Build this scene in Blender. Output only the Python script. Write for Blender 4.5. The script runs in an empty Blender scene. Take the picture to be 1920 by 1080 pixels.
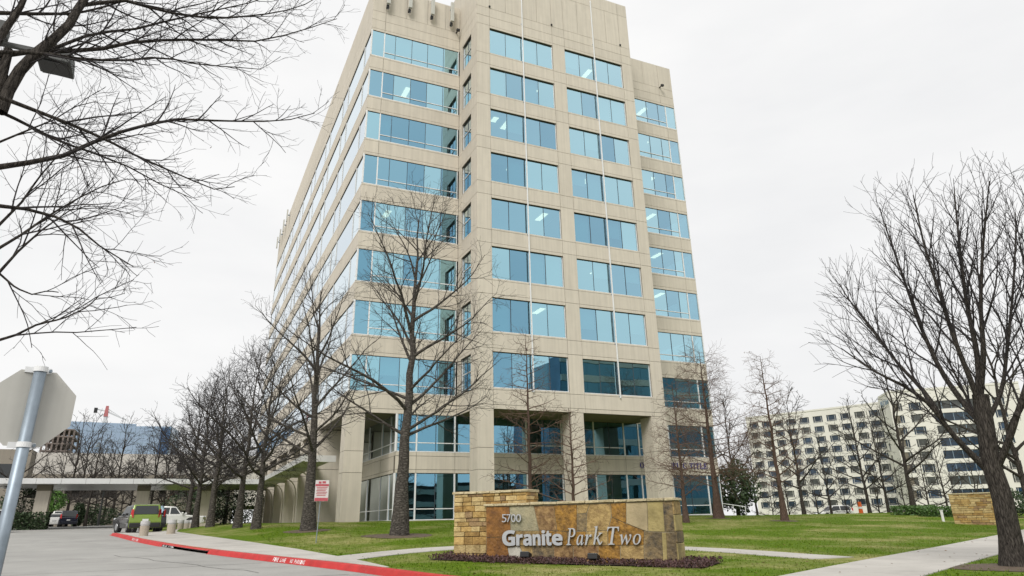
import bpy, bmesh, math, random
import numpy as np
from mathutils import Vector, Matrix

scene = bpy.context.scene
COL = scene.collection
R = math.radians
rng = random.Random(7)

# ------------------------------------------------------------------ camera
FPX, PITCH, ROLL, YAW = 1297.69, 0.3733, -0.0212, 0.4340
CAM = Vector((-17.7385, -44.1686, 1.1987))
PPX, PPY = 957.82, 467.85
fwd = Vector((math.sin(YAW) * math.cos(PITCH), math.cos(YAW) * math.cos(PITCH), math.sin(PITCH)))
r0 = Vector((math.cos(YAW), -math.sin(YAW), 0)); u0 = r0.cross(fwd)
cr = math.cos(ROLL) * r0 + math.sin(ROLL) * u0
cu = -math.sin(ROLL) * r0 + math.cos(ROLL) * u0
cam_data = bpy.data.cameras.new('camera')
cam_data.sensor_width = 36.0
cam_data.lens = FPX / 1920 * 36
cam_data.shift_x = (960 - PPX) / 1920
cam_data.shift_y = -(540 - PPY) / 1920
cam_data.clip_end = 6000
cam_data.clip_start = 0.1
cam = bpy.data.objects.new('camera', cam_data)
m3 = Matrix((cr, cu, -fwd)).transposed().to_4x4(); m3.translation = CAM
cam.matrix_world = m3
COL.objects.link(cam); scene.camera = cam

def at(px, py, dist):
    """World point seen at photo pixel (px, py), dist metres away along the ground."""
    d = fwd + cr * ((px - PPX) / FPX) - cu * ((py - PPY) / FPX)
    return CAM + d * (dist / math.hypot(d.x, d.y))

# ------------------------------------------------------------------ world, sun, exposure
scene.view_settings.view_transform = 'Standard'
scene.view_settings.look = 'None'
scene.view_settings.gamma = 1.0
scene.view_settings.use_curve_mapping = False
scene.view_settings.exposure = 0.68
scene.cycles.max_bounces = 8
scene.cycles.transparent_max_bounces = 12
scene.cycles.caustics_reflective = False
scene.cycles.caustics_refractive = False
scene.cycles.use_denoising = True

SUN_DIR = Vector((-0.55, -0.62, 0.80)).normalized()      # towards the sun
SUN_EL = math.asin(SUN_DIR.z); SUN_ROT = math.atan2(SUN_DIR.x, SUN_DIR.y)
world = bpy.data.worlds.new('World'); scene.world = world
world.use_nodes = True
wn = world.node_tree; wn.nodes.clear()
out = wn.nodes.new('ShaderNodeOutputWorld')
bg = wn.nodes.new('ShaderNodeBackground'); bg.inputs['Strength'].default_value = 0.10
sky = wn.nodes.new('ShaderNodeTexSky'); sky.sky_type = 'NISHITA'; sky.sun_disc = False
sky.sun_elevation = SUN_EL; sky.sun_rotation = SUN_ROT; sky.dust_density = 4.0
tc = wn.nodes.new('ShaderNodeTexCoord')
mp = wn.nodes.new('ShaderNodeMapping'); mp.inputs['Scale'].default_value = (1.6, 1.6, 5.0)
nz = wn.nodes.new('ShaderNodeTexNoise'); nz.inputs['Scale'].default_value = 1.3
nz.inputs['Detail'].default_value = 5.0; nz.inputs['Roughness'].default_value = 0.55
rp = wn.nodes.new('ShaderNodeValToRGB')
rp.color_ramp.elements[0].position = 0.30; rp.color_ramp.elements[0].color = (5.50, 5.52, 5.56, 1)
rp.color_ramp.elements[1].position = 0.62; rp.color_ramp.elements[1].color = (6.12, 6.10, 6.07, 1)
mxw = wn.nodes.new('ShaderNodeMix'); mxw.data_type = 'RGBA'; mxw.inputs[0].default_value = 0.98
wl = wn.links
wl.new(tc.outputs['Generated'], mp.inputs['Vector']); wl.new(mp.outputs['Vector'], nz.inputs['Vector'])
wl.new(nz.outputs['Fac'], rp.inputs['Fac'])
wl.new(sky.outputs['Color'], mxw.inputs[6]); wl.new(rp.outputs['Color'], mxw.inputs[7])
wl.new(mxw.outputs[2], bg.inputs['Color']); wl.new(bg.outputs['Background'], out.inputs['Surface'])

sd = bpy.data.lights.new('sun', 'SUN'); sd.energy = 1.5; sd.angle = R(26); sd.color = (1.0, 0.965, 0.91)
sun = bpy.data.objects.new('sun', sd); COL.objects.link(sun)
sun.rotation_euler = SUN_DIR.to_track_quat('Z', 'Y').to_euler()
sun.location = SUN_DIR * 200

# ------------------------------------------------------------------ lettering helpers
_GL = {}
def _glyph(ch, bold=0.0):
    c = bpy.data.curves.new('glyph', 'FONT'); c.body = ch; c.offset = bold; c.resolution_u = 4
    o = bpy.data.objects.new('glyph', c); COL.objects.link(o)
    bpy.context.view_layer.update()
    me = o.to_mesh(); v = np.array([q.co[:] for q in me.vertices]); f = [tuple(p.vertices) for p in me.polygons]
    o.to_mesh_clear(); bpy.data.objects.remove(o); bpy.data.curves.remove(c)
    return v, f
def glyph(ch, bold=0.0):
    k = (ch, bold)
    if k not in _GL: _GL[k] = _glyph(ch, bold)
    return _GL[k]
def ital(c): return chr((0x1D434+ord(c)-65) if c.isupper() else (0x1D44E+ord(c)-97))
def sansb(c): return chr((0x1D5D4+ord(c)-65) if c.isupper() else (0x1D5EE+ord(c)-97))
def serifb(c): return chr(0x1D400+ord(c)-65)
# shape every glyph now, while the scene is still small
for c in 'OLDREPUBICT': glyph(serifb(c))
for c in '570': glyph(c, -0.006)
for c in 'Granite': glyph(sansb(c), 0.016)
for c in 'ParkTwo': glyph(ital(c), 0.004)
for c in 'FIRELANOPKG': glyph(c, 0.012)
for c in 'Hilton': glyph(c, 0.02)

# ------------------------------------------------------------------ materials
MATS = {}
def new_mat(name):
    m = bpy.data.materials.new(name); m.use_nodes = True
    nt = m.node_tree; b = nt.nodes['Principled BSDF']
    MATS[name] = m
    return m, nt, b

def mat(name, col, rough=0.7, var=0.15, scale=3.0, bump=0.0, bscale=40.0, metal=0.0, streak=0.0,
        obj_var=0.0, coords='Object', spec=0.5, col2=None, detail=5.0, stain=0.0):
    """Procedural material: noise-mottled colour, optional vertical streaks, bump and per-object variation."""
    m, nt, b = new_mat(name); N = nt.nodes; K = nt.links
    b.inputs['Roughness'].default_value = rough; b.inputs['Metallic'].default_value = metal
    b.inputs['Specular IOR Level'].default_value = spec
    if coords == 'World':
        co = N.new('ShaderNodeNewGeometry').outputs['Position']
    else:
        co = N.new('ShaderNodeTexCoord').outputs['Object']
    n1 = N.new('ShaderNodeTexNoise'); n1.inputs['Scale'].default_value = scale
    n1.inputs['Detail'].default_value = detail; n1.inputs['Roughness'].default_value = 0.6
    K.new(co, n1.inputs['Vector'])
    rp = N.new('ShaderNodeValToRGB'); rp.color_ramp.elements[0].position = 0.3; rp.color_ramp.elements[1].position = 0.7
    c = np.array(col); c2 = np.array(col2) if col2 is not None else c * (1 + var)
    c1 = c * (1 - var) if col2 is None else c
    rp.color_ramp.elements[0].color = (*c1, 1); rp.color_ramp.elements[1].color = (*c2, 1)
    K.new(n1.outputs['Fac'], rp.inputs['Fac'])
    colout = rp.outputs['Color']
    if streak:
        mpn = N.new('ShaderNodeMapping'); mpn.inputs['Scale'].default_value = (5.0, 5.0, 0.25)
        K.new(co, mpn.inputs['Vector'])
        n2 = N.new('ShaderNodeTexNoise'); n2.inputs['Scale'].default_value = 1.0; n2.inputs['Detail'].default_value = 4
        K.new(mpn.outputs['Vector'], n2.inputs['Vector'])
        r2 = N.new('ShaderNodeMapRange'); r2.inputs[1].default_value = 0.35; r2.inputs[2].default_value = 0.7
        r2.inputs[3].default_value = 1.0; r2.inputs[4].default_value = 1.0 - streak
        K.new(n2.outputs['Fac'], r2.inputs[0])
        mm = N.new('ShaderNodeVectorMath'); mm.operation = 'SCALE'
        K.new(colout, mm.inputs[0]); K.new(r2.outputs[0], mm.inputs['Scale']); colout = mm.outputs[0]
    if stain:
        for sc_, lo_, hi_, amt in ((0.55, 0.52, 0.75, stain), (7.0, 0.64, 0.72, stain*0.8)):
            n3 = N.new('ShaderNodeTexNoise'); n3.inputs['Scale'].default_value = sc_; n3.inputs['Detail'].default_value = 7; n3.inputs['Roughness'].default_value = 0.6
            K.new(co, n3.inputs['Vector']); r4 = N.new('ShaderNodeMapRange'); r4.inputs[1].default_value = lo_; r4.inputs[2].default_value = hi_
            r4.inputs[3].default_value = 1.0; r4.inputs[4].default_value = 1.0-amt; K.new(n3.outputs['Fac'], r4.inputs[0])
            mm = N.new('ShaderNodeVectorMath'); mm.operation = 'SCALE'; K.new(colout, mm.inputs[0]); K.new(r4.outputs[0], mm.inputs['Scale']); colout = mm.outputs[0]
    if obj_var:
        oi = N.new('ShaderNodeObjectInfo'); r3 = N.new('ShaderNodeMapRange')
        r3.inputs[3].default_value = 1 - obj_var; r3.inputs[4].default_value = 1 + obj_var
        K.new(oi.outputs['Random'], r3.inputs[0])
        mm = N.new('ShaderNodeVectorMath'); mm.operation = 'SCALE'
        K.new(colout, mm.inputs[0]); K.new(r3.outputs[0], mm.inputs['Scale']); colout = mm.outputs[0]
    K.new(colout, b.inputs['Base Color'])
    if bump:
        n4 = N.new('ShaderNodeTexNoise'); n4.inputs['Scale'].default_value = bscale; n4.inputs['Detail'].default_value = 4
        K.new(co, n4.inputs['Vector'])
        bp = N.new('ShaderNodeBump'); bp.inputs['Strength'].default_value = bump; bp.inputs['Distance'].default_value = 0.03
        K.new(n4.outputs['Fac'], bp.inputs['Height']); K.new(bp.outputs['Normal'], b.inputs['Normal'])
    return m

def glass_mat(name, tint, base_fac, trans, rough=0.0, power=2.6, wave=0.0):
    """Coated architectural glass: tinted mirror that turns clear white at grazing angles, partly see-through."""
    m, nt, b = new_mat(name); N = nt.nodes; K = nt.links
    N.remove(b)
    o = [n for n in N if n.type == 'OUTPUT_MATERIAL'][0]
    lw = N.new('ShaderNodeLayerWeight'); lw.inputs['Blend'].default_value = 0.5
    pw = N.new('ShaderNodeMath'); pw.operation = 'POWER'; pw.inputs[1].default_value = power
    K.new(lw.outputs['Facing'], pw.inputs[0])
    mc = N.new('ShaderNodeMix'); mc.data_type = 'RGBA'
    mc.inputs[6].default_value = (*tint, 1); mc.inputs[7].default_value = (0.97, 0.98, 1, 1)
    K.new(pw.outputs[0], mc.inputs[0])
    mf = N.new('ShaderNodeMix'); mf.data_type = 'FLOAT'
    mf.inputs[2].default_value = base_fac; mf.inputs[3].default_value = 1.0
    K.new(pw.outputs[0], mf.inputs[0])
    gl = N.new('ShaderNodeBsdfGlossy'); gl.inputs['Roughness'].default_value = rough
    K.new(mc.outputs[2], gl.inputs['Color'])
    tr = N.new('ShaderNodeBsdfTransparent'); tr.inputs['Color'].default_value = (*trans, 1)
    ms = N.new('ShaderNodeMixShader')
    K.new(mf.outputs[0], ms.inputs[0]); K.new(tr.outputs[0], ms.inputs[1]); K.new(gl.outputs[0], ms.inputs[2])
    K.new(ms.outputs[0], o.inputs['Surface'])
    if wave:
        co = N.new('ShaderNodeNewGeometry').outputs['Position']
        n4 = N.new('ShaderNodeTexNoise'); n4.inputs['Scale'].default_value = 0.45; n4.inputs['Detail'].default_value = 2
        K.new(co, n4.inputs['Vector'])
        bp = N.new('ShaderNodeBump'); bp.inputs['Strength'].default_value = wave; bp.inputs['Distance'].default_value = 0.02
        K.new(n4.outputs['Fac'], bp.inputs['Height']); K.new(bp.outputs['Normal'], gl.inputs['Normal'])
    return m

def emit_mat(name, col, s):
    m, nt, b = new_mat(name)
    b.inputs['Base Color'].default_value = (*col, 1)
    b.inputs['Emission Color'].default_value = (*col, 1); b.inputs['Emission Strength'].default_value = s
    return m

CONC = mat('precast_concrete', (0.632, 0.578, 0.490), 0.85, 0.04, 1.1, bump=0.15, bscale=55, streak=0.12, obj_var=0.035, coords='World')
JOINT = mat('joint_sealant', (0.16, 0.14, 0.11), 0.9, 0.1)
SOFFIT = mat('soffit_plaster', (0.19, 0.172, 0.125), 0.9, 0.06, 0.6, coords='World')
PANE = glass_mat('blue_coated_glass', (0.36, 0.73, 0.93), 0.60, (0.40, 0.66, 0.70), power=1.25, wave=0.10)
PANEL = glass_mat('blue_glass_painted_bright', (0.46, 0.84, 0.98), 0.69, (0.45, 0.72, 0.76), power=1.25, wave=0.10)  # lighter copy of the glass, for rows with a bright reflection
PANED = glass_mat('blue_glass_painted_shade', (0.28, 0.64, 0.87), 0.54, (0.34, 0.58, 0.64), power=1.25, wave=0.10)  # darker copy of the glass, shade of the recessed floors put into its tint
FRAME = mat('white_aluminium', (0.78, 0.79, 0.80), 0.4, 0.03)
DARKF = mat('dark_gasket', (0.05, 0.06, 0.07), 0.5, 0.05)
CEIL = mat('office_ceiling', (0.42, 0.43, 0.43), 0.9, 0.04)
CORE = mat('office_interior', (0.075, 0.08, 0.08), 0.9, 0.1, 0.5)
BLIND = mat('roller_blind', (0.80, 0.82, 0.80), 0.8, 0.03)
LAMP = emit_mat('fluorescent_troffer', (1.0, 0.74, 0.50), 1.9)
GREYBOX = mat('antenna_grey', (0.50, 0.50, 0.46), 0.5, 0.05)
METAL = mat('galvanised_steel', (0.27, 0.32, 0.37), 0.45, 0.12, 9, metal=0.55)
STEELW = mat('painted_canopy_steel', (0.62, 0.62, 0.60), 0.45, 0.06, 2)
STREET = mat('street_concrete', (0.325, 0.32, 0.303), 0.85, 0.14, 0.28, bump=0.12, bscale=30, coords='World', detail=9, stain=0.28)
WALK = mat('sidewalk_concrete', (0.455, 0.435, 0.40), 0.85, 0.10, 0.8, bump=0.12, bscale=40, coords='World', detail=8, obj_var=0.05, stain=0.22)
BLACK = mat('black_plastic', (0.015, 0.015, 0.016), 0.5, 0.1)
RUBBER = mat('tyre_rubber', (0.018, 0.018, 0.018), 0.8, 0.1)
WHITEP = mat('white_paint', (0.80, 0.80, 0.80), 0.6, 0.05, 8)
def worn_paint(name, col, under, thr=0.60):
    m, nt, b = new_mat(name); N = nt.nodes; K = nt.links; co = N.new('ShaderNodeNewGeometry').outputs['Position']
    def nz_(s, d=6):
        n = N.new('ShaderNodeTexNoise'); n.inputs['Scale'].default_value = s; n.inputs['Detail'].default_value = d; n.inputs['Roughness'].default_value = 0.65; K.new(co, n.inputs['Vector']); return n.outputs['Fac']
    r_ = N.new('ShaderNodeValToRGB'); r_.color_ramp.elements[0].position = 0.3; r_.color_ramp.elements[1].position = 0.7
    r_.color_ramp.elements[0].color = (*[c*0.72 for c in col], 1); r_.color_ramp.elements[1].color = (*[c*1.12 for c in col], 1); K.new(nz_(1.7), r_.inputs['Fac'])
    mr = N.new('ShaderNodeMapRange'); mr.inputs[1].default_value = thr; mr.inputs[2].default_value = thr+0.08; mr.inputs[4].default_value = 0.85; K.new(nz_(6.0, 9), mr.inputs[0])
    mx_ = N.new('ShaderNodeMix'); mx_.data_type = 'RGBA'; K.new(mr.outputs[0], mx_.inputs[0]); K.new(r_.outputs['Color'], mx_.inputs[6]); mx_.inputs[7].default_value = (*under, 1)
    K.new(mx_.outputs[2], b.inputs['Base Color']); b.inputs['Roughness'].default_value = 0.75
    bp_ = N.new('ShaderNodeBump'); bp_.inputs['Strength'].default_value = 0.3; bp_.inputs['Distance'].default_value = 0.02; K.new(nz_(25), bp_.inputs['Height']); K.new(bp_.outputs['Normal'], b.inputs['Normal'])
    return m
REDP = worn_paint('red_kerb_paint', (0.50, 0.032, 0.030), (0.30, 0.24, 0.21), 0.63)

# ------------------------------------------------------------------ mesh helpers
class MB:
    def __init__(self): self.v = []; self.f = []; self.mi = []
    def quad(self, a, b, c, d, mi=0):
        i = len(self.v); self.v += [a, b, c, d]; self.f.append((i, i+1, i+2, i+3)); self.mi.append(mi)
    def poly(self, pts, mi=0):
        i = len(self.v); self.v += list(pts); self.f.append(tuple(range(i, i+len(pts)))); self.mi.append(mi)
    def hexa(self, p, mi=0):
        """p: 8 points, bottom 0-3 anticlockwise, top 4-7."""
        i = len(self.v); self.v += [tuple(q) for q in p]
        for f in ((3,2,1,0),(4,5,6,7),(0,1,5,4),(1,2,6,5),(2,3,7,6),(3,0,4,7)):
            self.f.append(tuple(i+k for k in f)); self.mi.append(mi)
    def box(self, x0, x1, y0, y1, z0, z1, mi=0):
        self.hexa([(x0,y0,z0),(x1,y0,z0),(x1,y1,z0),(x0,y1,z0),(x0,y0,z1),(x1,y0,z1),(x1,y1,z1),(x0,y1,z1)], mi)
    def prism(self, pts, z0, z1, mi=0):
        """pts: xy polygon anticlockwise."""
        n = len(pts); i = len(self.v)
        self.v += [(p[0], p[1], z0) for p in pts] + [(p[0], p[1], z1) for p in pts]
        self.f.append(tuple(i+k for k in reversed(range(n)))); self.f.append(tuple(i+n+k for k in range(n))); self.mi += [mi, mi]
        for k in range(n):
            self.f.append((i+k, i+(k+1) % n, i+n+(k+1) % n, i+n+k)); self.mi.append(mi)
    def cyl(self, p, q, ra, rb=None, n=12, caps=True, mi=0):
        p = Vector(p); q = Vector(q); rb = ra if rb is None else rb
        t = (q-p).normalized(); a = t.orthogonal().normalized(); b = t.cross(a); i = len(self.v)
        for c, r in ((p, ra), (q, rb)):
            for k in range(n):
                w = 2*math.pi*k/n; self.v.append(tuple(c + a*(r*math.cos(w)) + b*(r*math.sin(w))))
        for k in range(n):
            self.f.append((i+k, i+(k+1) % n, i+n+(k+1) % n, i+n+k)); self.mi.append(mi)
        if caps:
            self.f.append(tuple(i+k for k in reversed(range(n)))); self.f.append(tuple(i+n+k for k in range(n))); self.mi += [mi, mi]
    def build(self, name, mats, parent=None, smooth=False, bevel=0.0, segs=2):
        me = bpy.data.meshes.new(name)
        me.from_pydata([tuple(v) for v in self.v], [], self.f)
        if not isinstance(mats, (list, tuple)): mats = [mats]
        for m in mats: me.materials.append(m)
        if len(mats) > 1: me.polygons.foreach_set('material_index', self.mi)
        if smooth: me.polygons.foreach_set('use_smooth', [True]*len(me.polygons))
        me.update()
        o = bpy.data.objects.new(name, me); COL.objects.link(o)
        if parent is not None: o.parent = parent
        if bevel:
            md = o.modifiers.new('bevel', 'BEVEL'); md.width = bevel; md.segments = segs; md.limit_method = 'ANGLE'
        return o

def np_mesh(name, verts, faces, mats, parent=None, smooth=False):
    me = bpy.data.meshes.new(name)
    verts = np.asarray(verts, np.float32); faces = np.asarray(faces, np.int32)
    k = faces.shape[1]
    me.vertices.add(len(verts)); me.vertices.foreach_set('co', verts.ravel())
    me.loops.add(faces.size); me.loops.foreach_set('vertex_index', faces.ravel())
    me.polygons.add(len(faces))
    me.polygons.foreach_set('loop_start', np.arange(0, faces.size, k, dtype=np.int32))
    me.polygons.foreach_set('loop_total', np.full(len(faces), k, np.int32))
    if smooth: me.polygons.foreach_set('use_smooth', np.ones(len(faces), bool))
    me.materials.append(mats); me.update(calc_edges=True)
    o = bpy.data.objects.new(name, me); COL.objects.link(o)
    if parent is not None: o.parent = parent
    return o

def tag(o, label=None, cat=None, group=None, kind=None):
    for k, v in (('label', label), ('category', cat), ('group', group), ('kind', kind)):
        if v: o[k] = v
    return o
def thing(name, label, cat, loc=(0, 0, 0), rz=0.0, group=None):
    o = bpy.data.objects.new(name, None); COL.objects.link(o)
    o.empty_display_size = 0.2
    o.location = loc; o.rotation_euler = (0, 0, rz)
    return tag(o, label, cat, group)
def copy_tree(o, parent=None):
    c = o.copy(); COL.objects.link(c); c.parent = parent
    for ch in o.children: copy_tree(ch, c)
    return c

class Face:
    """A vertical wall plane: u along it, v up, d outwards."""
    def __init__(self, o, u, n): self.o = o; self.u = u; self.n = n
    def p(self, u, v, d): return (self.o[0]+self.u[0]*u+self.n[0]*d, self.o[1]+self.u[1]*u+self.n[1]*d, v)
    def box(self, mb, u0, u1, v0, v1, d0, d1, mi=0):
        P = self.p
        a = [P(u0, v0, d1), P(u1, v0, d1), P(u1, v0, d0), P(u0, v0, d0)]
        b = [P(u0, v1, d1), P(u1, v1, d1), P(u1, v1, d0), P(u0, v1, d0)]
        # keep outward winding whatever the handedness of (u, n)
        if self.u[0]*self.n[1]-self.u[1]*self.n[0] > 0: a.reverse(); b.reverse()
        mb.hexa(a+b, mi)

# ------------------------------------------------------------------ ground heights
def ss(t):
    t = min(1.0, max(0.0, t)); return t*t*(3-2*t)
KERB = [(60, -41.0), (3, -40.5), (-4, -39.5), (-8.5, -37.4), (-10.6, -34.4), (-11.7, -31.2), (-12.45, -28.4), (-13.2, -25.4),
        (-13.85, -23.2), (-14.97, -19.9), (-16.3, -15.7), (-17.5, -11.3), (-19.4, -2.4), (-20.85, 6.9), (-21.3, 10), (-21.0, 12.5), (-19.5, 14.5)]
for _ in range(2):      # round the corners of the kerb line
    _n = [KERB[0]]
    for p, q in zip(KERB[:-1], KERB[1:]):
        _n += [(p[0]*.75+q[0]*.25, p[1]*.75+q[1]*.25), (p[0]*.25+q[0]*.75, p[1]*.25+q[1]*.75)]
    KERB = _n+[KERB[-1]]
_ky = [k[1] for k in KERB]; _kx = [k[0] for k in KERB]
def kerb_x(y): return float(np.interp(y, _ky, _kx))
def street_h(y):
    if y < -28: return 0.012*(max(y, -80)+28)
    if y < 3: return 0.024*(y+28)
    return 0.744+0.016*(min(y, 60)-3)
def kerb_h(y): return 0.14*(1-ss((y-8)/6))
def lawn_h(x, y):
    a = street_h(y)+kerb_h(y)+0.42*ss((y+24)/24)*ss((x-kerb_x(y)-1.5)/6)*(1-ss((y-6)/14))
    w = ss((x-20)/8)*ss((y+2)/5)
    if w > 0:
        b = max(-1.5, 1.12-0.02*max(0, y+1)); a = a*(1-w)+b*w
    return a
# ------------------------------------------------------------------ office building
W, D, L, RW, LF = 15.54, 4.10, 7.96, 7.97, 63.8
A1, A2, A3, A4 = 1.18, 7.21, 8.44, 14.47
Z0, FH, WH, ZR, ZT, SOF = 9.80, 4.0, 2.54, 45.2, 47.47, 8.35
BASE = 1.22
bld = thing('office_building', 'tall beige precast concrete office tower with bands of blue glass', 'building')
FT = Face((0, 0), (1, 0), (0, -1)); FS = Face((0, D), (0, -1), (-1, 0))
FL = Face((-L, D), (1, 0), (0, -1)); FR = Face((W, D), (1, 0), (0, -1))
FX = Face((-L, D+LF), (0, -1), (-1, 0)); FE = Face((W+RW, D), (0, 1), (1, 0)); FW = Face((W, 0), (0, 1), (1, 0))
FB = Face((W+RW, D+LF), (-1, 0), (0, 1))
FRET = Face((-4.45, D+12.0), (0, -1), (-1, 0))

def panel(F, u0, u1, v0, v1, d1=0.0, g=0.014, name='wall_panel', m=None):
    mb = MB(); F.box(mb, u0+g, u1-g, v0+g, v1-g, d1-0.10, d1+rng.uniform(-0.002, 0.002))
    return mb.build(name, m or CONC, bld)
def backing(F, u0, u1, v0, v1, d0=-0.35, d1=-0.05):
    mb = MB(); F.box(mb, u0, u1, v0, v1, d0, d1); return mb.build('wall_core', JOINT, bld)

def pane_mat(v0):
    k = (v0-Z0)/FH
    wl_, wd_ = (0.72, 0.06) if k > 5.5 else ((0.30, 0.32) if k > 2.5 else ((0.52, 0.15) if k > -0.5 else (0.0, 1.0)))  # row brightness and lower-floor shade are painted in by the choice of tint
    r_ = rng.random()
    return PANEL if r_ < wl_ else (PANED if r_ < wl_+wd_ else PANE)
def window(F, u0, u1, v0, v1, edges, rec=0.10, thick=(), transom=None, tr_from=None, fw=0.055, center=None):
    """edges: inner mullion positions; thick: those that are wide and white; transom: height above sill."""
    mb = MB(); d0, d1 = -rec-0.05, -rec+0.05
    F.box(mb, u0, u0+fw, v0, v1, d0, d1); F.box(mb, u1-fw, u1, v0, v1, d0, d1)
    F.box(mb, u0+fw, u1-fw, v0, v0+fw, d0, d1)
    F.box(mb, u0+fw, u1-fw, v1-0.035, v1, d0, d1-0.03, 1)
    for e in edges:
        if e in thick: F.box(mb, e-0.045, e+0.045, v0+fw, v1-0.035, d0, d1+0.004)
        else: F.box(mb, e-0.018, e+0.018, v0+fw, v1-0.035, d0, d1-0.025, 1)
    if transom:
        tu = u0+fw if tr_from is None else tr_from
        for a, b in zip([tu]+[e for e in edges if e > tu+0.1], [e for e in edges if e > tu+0.1]+[u1-fw]):
            F.box(mb, a+0.05, b-0.05 if b < u1-0.1 else b, v0+transom-0.03, v0+transom+0.03, d0+0.02, d1-0.002)
    w = mb.build('window', [FRAME, DARKF], bld)
    es = [u0+fw]+list(edges)+[u1-fw]
    for a, b in zip(es[:-1], es[1:]):
        t = [-rec+rng.uniform(-0.006, 0.006) for _ in range(3)]; t.append(t[0]+t[2]-t[1])
        pm = MB(); q = [F.p(a, v0+0.03, t[0]), F.p(b, v0+0.03, t[1]), F.p(b, v1-0.02, t[2]), F.p(a, v1-0.02, t[3])]
        if F.u[0]*F.n[1]-F.u[1]*F.n[0] > 0: q.reverse()
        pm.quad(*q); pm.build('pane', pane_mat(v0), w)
    return w

def blind(F, a, b, v0, v1, frac):
    mb = MB(); F.box(mb, a+0.04, b-0.04, v1-(v1-v0)*frac, v1-0.02, -0.42, -0.40); mb.build('blind', BLIND, bld)
def ceiling_light(x0, x1, y0, y1, z):
    mb = MB(); mb.box(x0, x1, y0, y1, z-0.05, z); mb.build('ceiling_light', LAMP, bld)

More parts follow.
